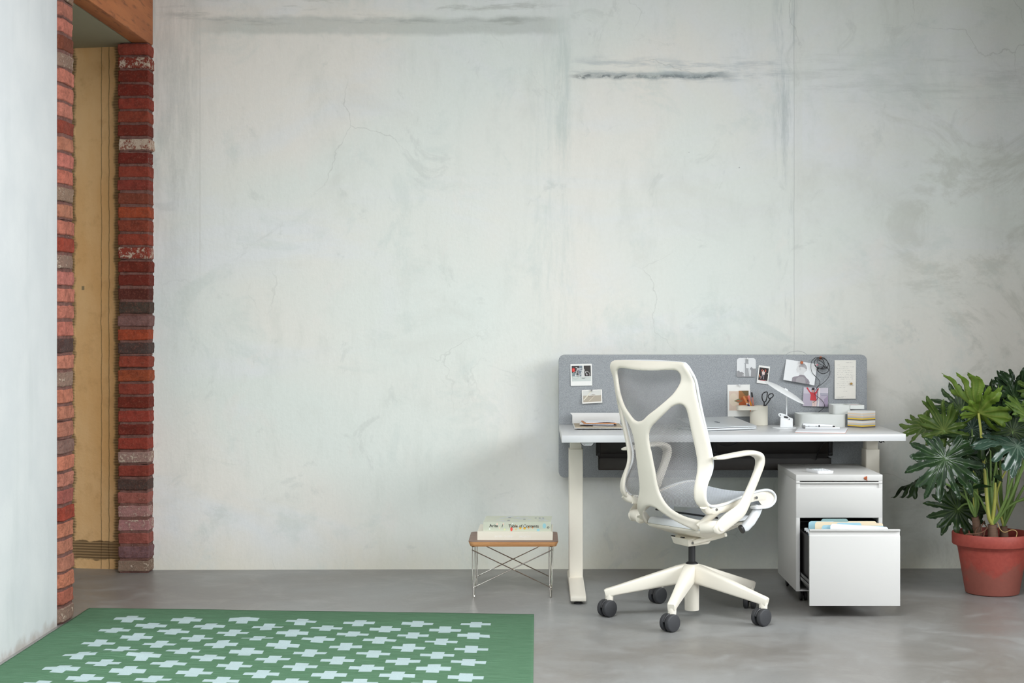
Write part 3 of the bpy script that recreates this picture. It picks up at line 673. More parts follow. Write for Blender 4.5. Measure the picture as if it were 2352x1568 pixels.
c.rect(0, .33, 1, 1, (186, 176, 192)).rect(.62, .28, 1, .36, (170, 168, 182)).rect(.72, .40, 1, .43, (142, 142, 160)).poly([(.62, .02), (.68, .02), (.64, 1), (.58, 1)], (228, 224, 222)).poly([(.84, .6), (1, .4), (1, 1), (.84, 1)], (164, 148, 172))
c.poly([(.36, .72), (.56, .70), (.54, 1), (.38, 1)], (228, 202, 196)).line([(.46, .78), (.45, 1)], .02, (196, 166, 166)).poly([(.10, .02), (.16, .0), (.28, .24), (.34, .26), (.44, .26), (.50, .22), (.58, .02), (.62, .05), (.55, .26), (.50, .40), (.54, .66), (.50, .70), (.28, .69), (.30, .40), (.26, .30)], (206, 62, 70)).poly([(.34, .24), (.42, .24), (.42, .12), (.34, .12)], (214, 158, 148)).poly([(.32, .14), (.33, .05), (.37, .01), (.42, .02), (.45, .06), (.44, .14)], (44, 36, 40))
c.done()
c = Card('note_paper', 'tall cream page of handwriting pinned at the right end', 'note', [(1916.9, 827), (1966.2, 827), (1965.4, 915.3), (1917, 915.7)], lift=(.002, .010), paper=(238, 235, 226))
rn = random.Random(4)
def scrib(u0, u1, v, amp=.006):
    pts = []; u = u0
    while u < u1:
        if rn.random() < .16: pts.append(None); u += .022
        pts.append((u, v+rn.uniform(-amp, amp))); u += .0075
    run = []
    for q in pts+[None]:
        if q is None:
            if len(run) > 1: c.line(run, .006, (126, 124, 124), .56); c.layer -= 1
            run = []
        else: run.append(q)
for u0, u1, v in ((.50, .88, .062), (.11, .28, .12), (.17, .92, .172), (.11, .68, .218), (.18, .88, .275), (.10, .86, .322), (.11, .88, .366), (.10, .93, .408), (.11, .87, .446), (.10, .90, .488), (.18, .78, .56), (.10, .70, .61), (.10, .93, .66), (.10, .54, .71), (.42, .50, .765), (.42, .60, .806), (.06, .60, .945), (.05, .42, .975)): scrib(u0, u1, v)
c.layer += 1; c.done()
c = Card('art_print', 'white bordered print of orange and beige panels behind the pens', 'print', [(1670.7, 883.4), (1722.4, 882.7), (1723.2, 956.2), (1671.5, 956.6)], lift=(.002, .012))
c.rect(.07, .20, .50, .81, (222, 202, 186)).rect(.50, .19, .94, .645, (166, 112, 64)).disc(.27, .47, .19, .20, (228, 214, 194)).poly([(.50, .645), (.50, .52), (.60, .42), (.72, .36), (.88, .38), (.94, .48), (.94, .645)], (176, 88, 40)).poly([(.62, .19), (.94, .19), (.94, .36), (.78, .34)], (112, 92, 56)).poly([(.74, .52), (.94, .46), (.94, .56)], (96, 52, 32)).poly([(.28, .51), (.48, .44), (.70, .51), (.48, .57)], (120, 130, 96)).poly([(.33, .51), (.48, .485), (.66, .51), (.48, .53)], (200, 96, 60))
c.done()
# push pins
def pin(name, label, px, py, d, m, r=.0075, axis=(0, -1, .1)):
    o = MB().lathe([(.0012, 0), (.0012, .006), (r*.8, .007), (r, .010), (r, .016), (r*.75, .019)], PW(px, py, d)-Vector(axis).normalized()*.006, 14, axis=axis).build(name, m, None, origin=PW(px, py, d)); return tag(o, label, 'push pin')
clear_m = simple('frosted white pin', (224, 226, 226), .25)
SD = D0+YS
pin('push_pin', 'copper push pin holding the photo of the person in grey', 1841, 832.5, SD-.008, copper)
pin('push_pin', 'copper push pin holding the coil of black cable', 1884.5, 821.8, SD-.003, copper)
pin('push_pin', 'white push pin above the black and white building photo', 1716.5, 823.5, SD-.003, clear_m, .005)
pin('push_pin', 'white push pin on the orange and beige print', 1697.5, 884.5, SD-.003, clear_m, .005)
pin('push_pin', 'grey steel push pin on the small sepia photo', 1358.6, 896.5, SD-.003, steel, .004)
pin('push_pin', 'small brass push pin in the handwritten page', 1954.8, 881, SD-.007, brass, .0055)
pin('push_pin', 'small pink push pin beside the cable coil', 1876.4, 838, SD-.008, simple('pink plastic', (222, 120, 136), .4), .004)
# coil of cable hung on a pin
def q2(p, d): return PW(1780+p[0]/11.2, 810+p[1]/11.2, d)
coil = MB()
loops = [[(1165, 125), (1050, 125), (950, 210), (925, 320), (935, 450), (985, 545), (1060, 620), (1140, 710), (1155, 770), (1120, 850), (1060, 930), (1020, 985), (1015, 1050), (1080, 1120), (1180, 1195), (1250, 1280), (1275, 1370), (1230, 1440), (1120, 1525), (1075, 1560)],
         [(1165, 125), (1260, 130), (1340, 210), (1370, 300), (1340, 385), (1240, 420), (1110, 390), (1030, 310), (1020, 220), (1090, 140), (1165, 125)],
         [(1165, 125), (1240, 190), (1265, 290), (1220, 380), (1120, 410), (1085, 370)],
         [(1140, 140), (1085, 190), (1110, 260), (1240, 330), (1380, 420), (1415, 500), (1380, 620), (1280, 740), (1150, 840), (1075, 890), (1085, 960), (1100, 1120), (1080, 1200), (1010, 1260), (975, 1270)],
         [(1200, 130), (1320, 190), (1400, 320), (1395, 430), (1330, 510), (1220, 535), (1120, 480), (1085, 410), (1150, 370), (1260, 360), (1340, 390)],
         [(1120, 190), (1200, 230), (1290, 320), (1380, 430)], [(1020, 320), (1080, 380), (1180, 410), (1320, 370)]]
for i, L in enumerate(loops):
    coil.tube(catmull([q2(p, SD-.016-.0022*i-(.004 if p[1] > 860 else 0)) for p in L], 5), .0012 if i in (0, 3) else .0017, 7)
tag(coil.build('cable_coil', blackp, None, origin=q2((1165, 125), SD-.01)), 'coiled thin black cable hanging on the screen', 'cable')
tag(MB().tube(catmull([PW(1798, 820, 7.945), PW(1812, 810, 7.945), PW(1830, 806, 7.945), PW(1846, 809, 7.945), PW(1860, 820, 7.945)], 6), .0012, 6).build('cord', simple('pale grey cord', (190, 192, 190), .6), None, origin=PW(1830, 820, 7.945)), 'thin pale cord arching above the screen against the wall', 'cord')

# ------------------------------------------------------------------ things on the desk
def text_mesh(txt, size, sx=1.0, bold=0.0):
    cu = bpy.data.curves.new('lettering', 'FONT'); cu.body = txt; cu.size = size; cu.fill_mode = 'FRONT'; cu.offset = bold; cu.resolution_u = 3
    o = bpy.data.objects.new('lettering', cu); COL.objects.link(o); dg = bpy.context.evaluated_depsgraph_get(); dg.update()
    me = bpy.data.meshes.new_from_object(o.evaluated_get(dg)); bpy.data.objects.remove(o); bpy.data.curves.remove(cu)
    vs = [(v.co.x*sx, v.co.y) for v in me.vertices]; fs = [tuple(p.vertices) for p in me.polygons]; bpy.data.meshes.remove(me)
    return vs, fs
def lettering(name, txt, size, origin, right, up, m, parent, width=None, bold=0.0, label=None):
    vs, fs = text_mesh(txt, size, 1.0, bold)
    w = max(v[0] for v in vs)-min(v[0] for v in vs); k = (width/w) if width else 1
    me = bpy.data.meshes.new(name); off = wloc(parent); origin = Vector(origin); right = Vector(right); up = Vector(up)
    me.from_pydata([origin+right*(x*k)+up*y-off for x, y in vs], [], fs); o = link(name, me, m, parent)
    if label: o['label'] = label
    return o

# letter tray
tray = thing('letter_tray', 'white letter tray with raised back at left end of desk', 'tray', (.29, -.34, DZ))
tx0, tx1 = .180, .412
MB().box(tx0, tx1, -.512, -.165, DZ+.006, DZ+.0085).build('tray_base', lacq, tray, bevel=.001)
MB().prism([(tx0-.001, -.165, DZ+.006), (tx0-.001, -.165, DZ+.047), (tx0-.012, -.150, DZ+.0585), (tx1+.012, -.150, DZ+.0585), (tx1+.001, -.165, DZ+.047), (tx1+.001, -.165, DZ+.006)], (0, .0025, 0)).build('tray_back', lacq, tray, bevel=.0006)
for x in (tx0+.012, tx1-.03): MB().box(x, x+.018, -.49, -.18, DZ, DZ+.006).build('runner', blackp, tray, bevel=.001)
def sheet(name, label, cat, x0, x1, y0, y1, z, t, m, rot=0, group=None, wave=0):
    cx, cy = (x0+x1)/2, (y0+y1)/2; M = rotz(rot); n = 10; top = []; bot = []
    rr = random.Random(int(x0*1e4)+int(z*1e5))
    ph = rr.uniform(0, 6); vs = []
    for k in range(2):
        for j in range(n+1):
            for i in range(n+1):
                p = M @ Vector(((i/n-.5)*(x1-x0), (j/n-.5)*(y1-y0), 0))
                w = wave*max(0, math.sin(i/n*5+ph))*(1-j/n)
                vs.append((cx+p.x, cy+p.y, z+w+(t if k else 0)))
    b = (n+1)**2; fs = []
    for j in range(n):
        for i in range(n):
            a = j*(n+1)+i; fs += [(a, a+n+1, a+n+2, a+1), (b+a, b+a+1, b+a+n+2, b+a+n+1)]
    rim = [i for i in range(n+1)]+[j*(n+1)+n for j in range(1, n+1)]+[n*(n+1)+i for i in range(n-1, -1, -1)]+[j*(n+1) for j in range(n-1, 0, -1)]
    for a, c in zip(rim, rim[1:]+rim[:1]): fs.append((a, c, b+c, b+a))
    o = MB().add(vs, fs).build(name, m, None, origin=(cx, cy, z), angle=50); return tag(o, label, cat, group)
zt = DZ+.0086
kraft = simple('kraft board', (186, 172, 150), .8); manila = simple('orange brown envelope paper', (206, 142, 92), .7); papr = simple('white paper', (234, 236, 240), .7, var=.01); magz = simple('dark magazine', (70, 64, 70), .45, var=.3, scale=60)
sheet('folder', 'tan card folder lying in the letter tray under the papers', 'folder', .186, .405, -.50, -.185, zt, .002, kraft, wave=.0015)
sheet('paper', 'white sheet sticking out at front of the pile in letter tray', 'paper', .272, .372, -.445, -.23, zt+.0045, .0012, papr, -2)
sheet('magazine', 'dark printed magazine in the pile in the letter tray', 'magazine', .225, .375, -.435, -.22, zt+.0065, .0035, magz, 3, wave=.001)
sheet('paper', 'white folded paper over the dark magazine in letter tray', 'paper', .212, .372, -.43, -.24, zt+.0112, .0014, papr, -3)
sheet('envelope', 'orange brown envelope near the top of the letter tray pile', 'envelope', .224, .378, -.425, -.215, zt+.0134, .0028, manila, 2, wave=.001)
sheet('envelope', 'white envelope on top of the letter tray pile', 'envelope', .232, .374, -.40, -.22, zt+.0175, .0016, papr, 4, wave=.0025)

# laptop, lid slightly raised, turned
lap = thing('laptop', 'silver laptop with its lid slightly raised on the desk', 'laptop', (.85, -.45, DZ))
LA = rotz(25); lo = Vector((1.036, 7.518-D0, DZ))           # front right corner
ex, ey = LA @ Vector((1, 0, 0)), LA @ Vector((0, 1, 0)); ez = Vector((0, 0, 1))
LW, LD = .312, .221
def lpt(a, b, c): return lo+ex*(a-LW)+ey*b+ez*c
def rr2(w, dpt, r, n=5): return [(x, y) for x, y, _ in rrect(0, w, 0, dpt, r, n)]
MB().prism([lpt(x, y, .002) for x, y in rr2(LW, LD, .01)], ez*.0085).build('laptop_base', alum, lap, bevel=.0015)
for a, b in ((.02, .02), (LW-.02, .02), (.02, LD-.02), (LW-.02, LD-.02)): MB().lathe([(.006, 0), (.006, .0021)], lpt(a, b, 0), 12).build('foot', blackp, lap)
MB().prism([lpt(x, y, .0106) for x, y in ((.02, .035), (LW-.02, .035), (LW-.02, .13), (.02, .13))], ez*.0006).build('keyboard', blackp, lap)
ta = math.radians(8.5); ly = ey*math.cos(ta)+ez*math.sin(ta); ln = ez*math.cos(ta)-ey*math.sin(ta)
def ldp(a, b, c): return lpt(a, .0, .0125)+ly*b+ln*c
lid = MB().prism([ldp(x, y, 0) for x, y in rr2(LW, LD, .01)], ln*.0045).build('laptop_lid', alum, lap, bevel=.0012)
MB().tube([lpt(.05, .004, .0115), lpt(LW-.05, .004, .0115)], .0022, 10).build('hinge', blackp, lap)
# the bitten-fruit mark on the lid, printed flush
def fruit_mark():
    body = []
    R = [(0, .82), (.12, .86), (.28, .92), (.50, .88), (.68, .74), (.76, .66)]
    pts = [(0, .80), (.16, .87), (.34, .92), (.54, .87), (.70, .74)]
    bite = [(.60+.30*math.cos(math.radians(a)), .42+.30*math.sin(math.radians(a))) for a in (75, 110, 150, 190, 230, 270, 290)]
    right = [(.78, .08), (.70, -.22), (.56, -.52), (.40, -.78), (.26, -.86), (.10, -.80)]
    left = [(-.10, -.80), (-.26, -.86), (-.42, -.76), (-.60, -.50), (-.74, -.16), (-.82, .22), (-.80, .52), (-.66, .78), (-.44, .90), (-.22, .88)]
    return pts+bite+[(.74, .10)]+right[1:]+[(0, -.77)]+left, [(.02, .98), (.05, 1.2), (.18, 1.38), (.36, 1.46), (.35, 1.26), (.24, 1.06)]
fb, fl = fruit_mark(); m = MB(); lc = (LW*.5, LD*.47); sc = .0165
for P in (fb, fl): m.add([ldp(lc[0]+x*sc, lc[1]+y*sc, .00475) for x, y in P], [list(range(len(P)))])
m.build('logo', logo_m, lid, smooth=False)

# pen cup
cup = thing('pen_cup', 'cream pen cup with a side tray beside the laptop', 'pen cup', (1.085, -.178, DZ))
cx, cy, cr, cz = 1.0845, -.176, .0435, DZ+.0945
cream = simple('cream plastic', (234, 229, 214), .4, var=.01)
MB().lathe([(cr-.003, 0), (cr-.001, .001), (cr, .003), (cr, .0945), (cr-.0035, .0945), (cr-.0035, .004), (0.0005, .004)], (cx, cy, DZ), 40).build('cup', cream, cup, angle=35)
st = [(x, y) for x, y, _ in rrect(.978, cx, cy-cr, cy+cr, .02, 5)]
trim_ = [p for p in st if (p[0]-cx)**2+(p[1]-cy)**2 > (cr-.001)**2]
tp = MB()
poly = [(cx-.012, cy-cr+.0015)]+[(x, y) for x, y, _ in reversed(rrect(.978, 1.30, cy-cr+.0015, cy+cr-.0015, .018, 5)) if x < 1.1]+[(cx-.012, cy+cr-.0015)]
arc = [(cx-cr*.96*math.cos(math.radians(a)), cy+cr*.96*math.sin(math.radians(a))) for a in range(72, -73, -12)]
shape = [p for p in poly if p[0] < cx-.011]
shape = sorted([p for p in shape if p[1] <= cy], key=lambda p: -p[0]+p[1]*0)+sorted([p for p in shape if p[1] > cy], key=lambda p: p[0])
tp.prism([(x, y, cz-.0195) for x, y in shape+arc], (0, 0, .004))
inner = [(x+(.0025 if x < 1.0 else 0), cy+(y-cy)*.945) for x, y in shape]
n_ = len(shape)
for i in range(n_-1):
    a, b, c, d = shape[i], shape[i+1], inner[i+1], inner[i]
    tp.add([(p[0], p[1], z) for z in (cz-.0155, cz) for p in (a, b, c, d)], [(0, 1, 2, 3), (4, 7, 6, 5), (0, 4, 5, 1), (1, 5, 6, 2), (2, 6, 7, 3), (3, 7, 4, 0)])
tp.build('side_tray', cream, cup, angle=35)
def pen(name, label, cat, a, b, r, m1, m2, cap=.35, m3=None, group=None):
    a, b = Vector(a), Vector(b); t = (b-a).normalized(); L = (b-a).length
    root = thing(name, label, cat, a, group)
    MB().tube([a, a+t*.002, b-t*L*cap], [r*.5, r*.9, r*.9], 12).build('barrel', m1, root)
    MB().tube([b-t*L*cap, b-t*L*cap+t*.0005, b-t*.003, b-t*.001, b], [r*.9, r, r, r*.8, r*.4], 12).build('cap', m2, root)
    return root
ora = simple('orange pen plastic', (222, 142, 84), .4); ora2 = simple('bright orange plastic', (236, 150, 50), .4); pnk = simple('coral pink plastic', (228, 132, 120), .4); dpk = simple('dusty pink plastic', (206, 140, 130), .45); blu = simple('blue plastic', (60, 84, 140), .4); wht = simple('white glossy plastic', (236, 238, 240), .3)
bz = DZ+.006
pen('marker_pen', 'orange marker leaning to the left in the pen cup', 'pen', (cx-.004, cy-.012, bz), PW(1707.6, 909.8, D0+cy-.012), .0055, ora, ora, .42)
pen('marker_pen', 'orange marker with a coral pink cap in the pen cup', 'pen', (cx-.012, cy+.004, bz), PW(1719, 907.8, D0+cy), .0055, ora2, pnk, .22)
pen('fine_pen', 'dusty pink pen with a black cap upright in pen cup', 'pen', (cx-.012, cy+.022, bz), PW(1726.5, 900.5, D0+cy+.016), .0045, dpk, blackp, .16)
pen('fine_pen', 'blue pen with white end low in the pen cup', 'pen', PW(1723.5, 935, D0+cy-.012), PW(1715, 926.2, D0+cy-.02), .0042, blu, wht, .16)
# scissors
sc_ = thing('scissors', 'black handled scissors standing in the pen cup', 'scissors', (cx+.008, cy, bz))
sd = D0+cy-.004
def sp(x, y): return PW(1660+x/13.06, 880+y/13.06, sd)
up = Vector((0, -1, 0))
def bow(name, pts, w, t, neck, nw):
    m = MB(); P = catmull([sp(*p) for p in pts], 5, closed=True); nP = len(P); vs = []
    for i, q in enumerate(P):
        tg = (P[(i+1) % nP]-P[i-1]).normalized(); nn = tg.cross(up).normalized()
        for k in range(10):
            th = 2*math.pi*k/10; vs.append(q+nn*w*math.cos(th)+up*t*math.sin(th))
    m.add(vs, [(i*10+k, i*10+(k+1) % 10, ((i+1) % nP)*10+(k+1) % 10, ((i+1) % nP)*10+k) for i in range(nP) for k in range(10)])
    N = catmull([sp(*p) for p in neck], 4); m.sweep(N, nw(len(N)), [t]*len(N), up, 10, 2.4)
    return m.build(name, blackp, sc_)
bow('handle', [(1330, 262), (1250, 275), (1190, 335), (1180, 430), (1205, 520), (1240, 560), (1290, 540), (1322, 440), (1332, 340)], .0025, .0034, [(1240, 540), (1245, 600), (1245, 700)], lambda n: [.0026+.0012*i/n for i in range(n)])
bow('handle', [(1480, 312), (1400, 330), (1365, 395), (1390, 450), (1450, 440), (1510, 390), (1515, 340)], .0024, .0032, [(1440, 450), (1370, 560), (1290, 660), (1262, 710)], lambda n: [.0030]*n)
MB().prism([sp(1225, 690), sp(1285, 690), sp(1262, 1180), sp(1255, 1180)], (0, .0012, 0)).build('blade', steel, sc_)
MB().prism([sp(1222, 690)+Vector((0, .0016, 0)), sp(1290, 690)+Vector((0, .0016, 0)), sp(1240, 1180)+Vector((0, .0016, 0)), sp(1232, 1180)+Vector((0, .0016, 0))], (0, .0012, 0)).build('blade', steel, sc_)

# desk lamp
lamp = thing('desk_lamp', 'white desk lamp with a tilted disc shade and thin stem', 'lamp', (1.175, -.40, DZ))
lw = simple('white lamp enamel', (242, 244, 245), .35, var=.005)
MB().lathe([(.054, 0), (.0555, .0012), (.0555, .003), (.054, .0045)], (1.174, -.398, DZ), 48).build('base_plate', lw, lamp)
bx, by = 1.178, -.398; Mb = rotz(-12)
def bp(x, y, z): v = Mb @ Vector((x, y, 0)); return Vector((bx+v.x, by+v.y, DZ+.0045+z))
def tp_(x, y): return .0455-(x-.004)*.36+y*.46            # sloping top, falling to the right and towards the front
body = MB().frustum([bp(-.023, -.021, 0), bp(.037, -.021, 0), bp(.037, .021, 0), bp(-.023, .021, 0)], [bp(-.021, -.020, tp_(-.021, -.020)), bp(.036, -.020, tp_(.036, -.020)), bp(.036, .019, tp_(.036, .019)), bp(-.021, .019, tp_(-.021, .019))]).build('lamp_base', lw, lamp, bevel=.004)
def on(x, y, e=0): return bp(x, y, tp_(x, y)+e)
ov = [(.008+.0145*math.cos(2*math.pi*k/28), -.001+.0125*math.sin(2*math.pi*k/28)) for k in range(28)]
MB().add([on(x, y, .0008) for x, y in ov]+[on(x, y, -.002) for x, y in ov], [list(range(28))]+[(k, 28+k, 28+(k+1) % 28, (k+1) % 28) for k in range(28)]).build('charging_pad', blackp, body, smooth=False)
MB().tube([on(-.006+.024*math.cos(2*math.pi*k/30), .001+.017*math.sin(2*math.pi*k/30), .0015) for k in range(30)], .003, 8, closed=True).build('ring', lw, body)
MB().box(bx+.034, bx+.0372, by-.026, by-.0225, DZ+.012, DZ+.034).build('switch', blackm, body, bevel=.0005)
lc = PW(1803, 899.5, 7.612)
a_ = math.radians(29.5); md = Vector((math.cos(a_), 0, -math.sin(a_)))          # along the long axis of the seen ellipse
qd = Vector((-math.sin(a_), 0, -math.cos(a_))); face = (Vector((0, -1, 0))*math.sin(math.radians(7))+Vector((math.sin(a_), 0, math.cos(a_)))*math.cos(math.radians(7))).normalized()
MB().lathe([(.001, -.004), (.06, -.0045), (.100, -.006), (.1055, -.0055), (.107, -.004), (.1055, -.0022), (.098, .0005), (.07, .0065), (.03, .0098), (.001, .0105)], lc, 64, axis=face).build('lamp_shade', lw, lamp)
MB().lathe([(.012, 0), (.009, .004), (.007, .0065), (.001, .007)], lc+face*.0095, 20, axis=face).build('hub', lw, lamp)
rx = 1.187; ry = lc.y+.002
MB().tube([(rx, ry, DZ+.0045), (rx, ry, lc.z-.010)], .0028, 12).build('stem', lw, lamp)

# storage boxes
def open_box(name, label, x0, x1, y0, y1, z0, z1, r, t, m, seam=None):
    root = thing(name, label, 'box', ((x0+x1)/2, (y0+y1)/2, z0))
    o = rrect(x0, x1, y0, y1, r, 6); i = rrect(x0+t, x1-t, y0+t, y1-t, max(r-t, .001), 6); n = len(o); mb = MB()
    R = lambda P, z: [(p[0], p[1], z) for p in P]
    vs = R(o, z0)+R(o, z1)+R(i, z1)+R(i, z0+t)
    fs = [list(range(n))[::-1], [3*n+k for k in range(n)]]
    for a in range(3): fs += [(a*n+k, a*n+(k+1) % n, (a+1)*n+(k+1) % n, (a+1)*n+k) for k in range(n)]
    mb.add(vs, fs).build('body', m, root, angle=35)
    return root
boxw = simple('white matte plastic', (226, 229, 226), .4, var=.01)
b1 = open_box('storage_box', 'long low white open box at the right end of desk', 1.2615, 1.486, -.298, -.135, DZ, DZ+.060, .018, .003, boxw)
oo = [(p[0], p[1]) for p in rrect(1.2607, 1.4868, -.2988, -.1342, .0188, 6)]; 
MB().prism([(x, y, DZ+.0500) for x, y in oo], (0, 0, .0006)).build('seam', simple('grey seam', (186, 190, 188), .5), b1, smooth=False) if False else None
b2 = thing('storage_box', 'small white box with a shelf, stacked on the longer box', 'box', (1.47, -.20, DZ+.06))
zz = DZ+.0602
def shell(x0, x1, y0, y1, z0, z1, r, t, parent, name):
    o = rrect(x0, x1, y0, y1, r, 6); i = rrect(x0+t, x1-t, y0+t, y1-t, max(r-t, .001), 6); n = len(o)
    R = lambda P, z: [(p[0], p[1], z) for p in P]
    fs = [list(range(n))[::-1], [3*n+k for k in range(n)]]
    for a in range(3): fs += [(a*n+k, a*n+(k+1) % n, (a+1)*n+(k+1) % n, (a+1)*n+k) for k in range(n)]
    return MB().add(R(o, z0)+R(o, z1)+R(i, z1)+R(i, z0+t), fs).build(name, boxw, parent, angle=35)
shell(1.4275, 1.513, -.280, -.140, zz, zz+.0425, .018, .003, b2, 'cup')
shell(1.509, 1.577, -.2785, -.1415, zz+.0235, zz+.0425, .004, .0025, b2, 'side_tray')
sheet('paper', 'pink paper slip lying in the shelf of the stacked box', 'paper', 1.520, 1.565, -.25, -.165, zz+.0385, .0008, simple('pink paper', (214, 170, 176), .7), 12)

# striped note cube
cube = thing('note_cube', 'striped paper note cube in yellow, grey and white', 'note cube', (1.555, -.31, DZ))
stripes = [((242, 242, 240), 2.0), ((244, 222, 194), 1.0), ((226, 226, 224), 1.3), ((244, 216, 184), 1.2), ((196, 198, 196), 1.2), ((246, 206, 70), 1.2), ((104, 100, 108), 1.1), ((240, 232, 214), .5), ((240, 242, 244), 1.6), ((244, 224, 196), 1.1), ((206, 206, 204), 1.2), ((246, 206, 70), 1.2), ((104, 98, 104), 1.2)]
Mc = rotz(36.87+0); c0 = Vector((1.545, 7.618-D0, 0)); ca = Mc @ Vector((1, 0, 0)); cb = Mc @ Vector((0, 1, 0)); side = .092
tot = sum(h for _, h in stripes); z = DZ+.0785
for k, (rgb, h) in enumerate(stripes):
    hh = .0785*h/tot; j = random.uniform(-.0004, .0004); q = c0+ca*j+cb*j
    MB().prism([Vector((*(q+ca*a*side+cb*b*side).xy, z-hh)) for a, b in ((0, 0), (1, 0), (1, 1), (0, 1))], (0, 0, hh-.0001)).build('paper_block', simple('cube paper %d %d %d' % rgb, rgb, .7, var=.01), cube, smooth=False)
    z -= hh

# notepad and stapler
Mn = rotz(-13); na = Mn @ Vector((1, 0, 0)); nb = Mn @ Vector((0, 1, 0)); n0 = Vector((1.176, 7.296-D0, 0))
pad = thing('notepad', 'white notepad with a copper coloured back near desk edge', 'notepad', (1.3, -.55, DZ))
def npp(a, b, z): v = n0+na*a+nb*b; return (v.x, v.y, z)
PWd, PD = .224, .290
MB().prism([npp(a, b, DZ) for a, b in ((0, 0), (PWd, 0), (PWd, PD), (0, PD))], (0, 0, .0018)).build('back_card', simple('copper card', (196, 142, 116), .5), pad, smooth=False)
MB().prism([npp(a, b, DZ+.0018) for a, b in ((.001, .001), (PWd-.001, .001), (PWd-.001, PD-.001), (.001, PD-.001))], (0, 0, .0055)).build('pages', papr, pad, bevel=.0006)
stp = thing('stapler', 'white stapler lying on the notepad', 'stapler', (1.34, -.5, DZ+.0073))
s0 = Vector((1.2385, 7.475-D0, DZ+.0074)); Ms = rotz(-3); sa = Ms @ Vector((1, 0, 0)); sb = Ms @ Vector((0, 1, 0))
def stb(name, a0, a1, b0, b1, c0, c1, m, parent=stp, bevel=.0015, c1b=None):
    c1b = c1 if c1b is None else c1b
    v = [s0+sa*a+sb*b+ez*c for a, b, c in ((a0, b0, c0), (a1, b0, c0), (a1, b1, c0), (a0, b1, c0), (a0, b0, c1), (a1, b0, c1b), (a1, b1, c1b), (a0, b1, c1))]
    return MB().frustum(v[:4], v[4:]).build(name, m, parent, bevel=bevel)
stb('base', .012, .172, 0, .03, 0, .007, wht)
arm = stb('arm', .003, .140, .001, .029, .0085, .024, wht, c1b=.018)
stb('hinge', .0, .014, -.0005, .0305, .002, .0165, steel)
stb('magazine', .078, .150, .004, .026, .0072, .0115, blackm, bevel=.0008)
stb('band', .0745, .080, -.0008, .0308, .0074, .0165, blackp, bevel=.0005)
for a in (.03, .0635): MB().lathe([(.0015, 0), (.0015, .0012)], s0+sa*a+ez*.011+sb*.001, 10, axis=(0, -1, 0)).build('rivet', blackp, arm)

# ------------------------------------------------------------------ low side table and books
stool = thing('side_table', 'low walnut topped side table on crossed wire legs', 'side table', (-.10, -.65, 0))
tx0, tx1, ty0, ty1 = -.300, .102, 7.170-D0, 7.515-D0
o1 = rrect(tx0, tx1, ty0, ty1, .028, 7, .254); o2 = rrect(tx0+.009, tx1-.009, ty0+.009, ty1-.009, .022, 7, .231)
MB().frustum(o2, [(x, y, .2525) for x, y, _ in o1]).build('tabletop', ply_m, stool, bevel=.001)
MB().prism([(x, y, .2525) for x, y, _ in rrect(tx0+.0006, tx1-.0006, ty0+.0006, ty1-.0006, .0276, 7)], (0, 0, .0016)).build('veneer', veneer_m, stool)
wr = .0027
lx = [-.278, .070]; fy, byy = ty0+.028, ty1-.03
for sx, X in ((1, lx[0]), (-1, lx[1])):
    for y in (fy, byy):
        sgn = 1 if y == fy else -1
        pts = [(X-.006*sx+.001, y+.004*sgn, .231), (X-.003*sx, y-.004*sgn, .10), (X, y-.006*sgn, .012), (X+.001*sx, y-.004*sgn, .0029), (X+.003*sx, y+.004*sgn, .0029), (X+.004*sx, y+.010*sgn, .012), (X+.007*sx, y+.02*sgn, .10), (X+.008*sx, y+.03*sgn, .231)]
        MB().tube(catmull(pts, 5), wr, 8).build('leg', chrome, stool)
    MB().tube([(X+.0035*sx, fy+.004, .045), (X+.0035*sx, byy-.004, .045)], wr, 8).build('side_rail', chrome, stool)
for y, dz in ((fy-.009, 0), (byy+.008, .0)):
    e = .0 if y < -.5 else .028
    MB().tube([(lx[0]-.006, y, .215+dz), (lx[1]+.003, y, .044)], wr*.9, 8).build('cross_wire', chrome, stool)
    MB().tube([(lx[1]+.006, y+.0056, .215+dz), (lx[0]-.003, y+.0056, .044)], wr*.9, 8).build('cross_wire', chrome, stool)
    for X in lx: MB().lathe([(.007, 0), (.007, .003)], (X, y, .2285), 12).build('fixing', blackm, stool)
def book(name, label, x0, x1, y0, y1, z0, z1, cover, rot=0):
    root = thing(name, label, 'book', ((x0+x1)/2, (y0+y1)/2, z0)); M = rotz(rot); c = Vector(((x0+x1)/2, (y0+y1)/2, 0))
    def T(x, y, z): v = M @ (Vector((x, y, 0))-c)+c; return (v.x, v.y, z)
    def bx(a0, a1, b0, b1, h0, h1, nm, m, bev=0): return MB().prism([T(a0, b0, h0), T(a1, b0, h0), T(a1, b1, h0), T(a0, b1, h0)], (0, 0, h1-h0)).build(nm, m, root, bevel=bev)
    sp = MB(); t = .0022
    for h0, h1, b0, b1 in ((z0, z0+t, y0, y1), (z1-t, z1, y0, y1), (z0+t, z1-t, y0, y0+t)):
        sp.prism([T(x0, b0, h0), T(x1, b0, h0), T(x1, b1, h0), T(x0, b1, h0)], (0, 0, h1-h0))
    cv = sp.build('cover', cover, root, smooth=False)
    bx(x0+.003, x1-.003, y0+t, y1-.003, z0+t, z1-t, 'pages', papr)
    return root, cv, T
creamb = simple('cream book cloth', (236, 230, 214), .6, var=.01); ariab = simple('pale green grey book cover', (204, 208, 190), .5, var=.01)
bA, cvA, TA = book('book', 'cream book with faint white lettering under the upper book', -.2587, .0790, 7.222-D0, 7.222-D0+.255, .2545, .2925, creamb, -1.0)
z0b = .2928; yb = 7.232-D0
bB, cvB, TB = book('book', 'pale green art book with coloured dots on its spine', -.2315, .0725, yb, yb+.232, z0b, z0b+.0405, ariab, -1.6)
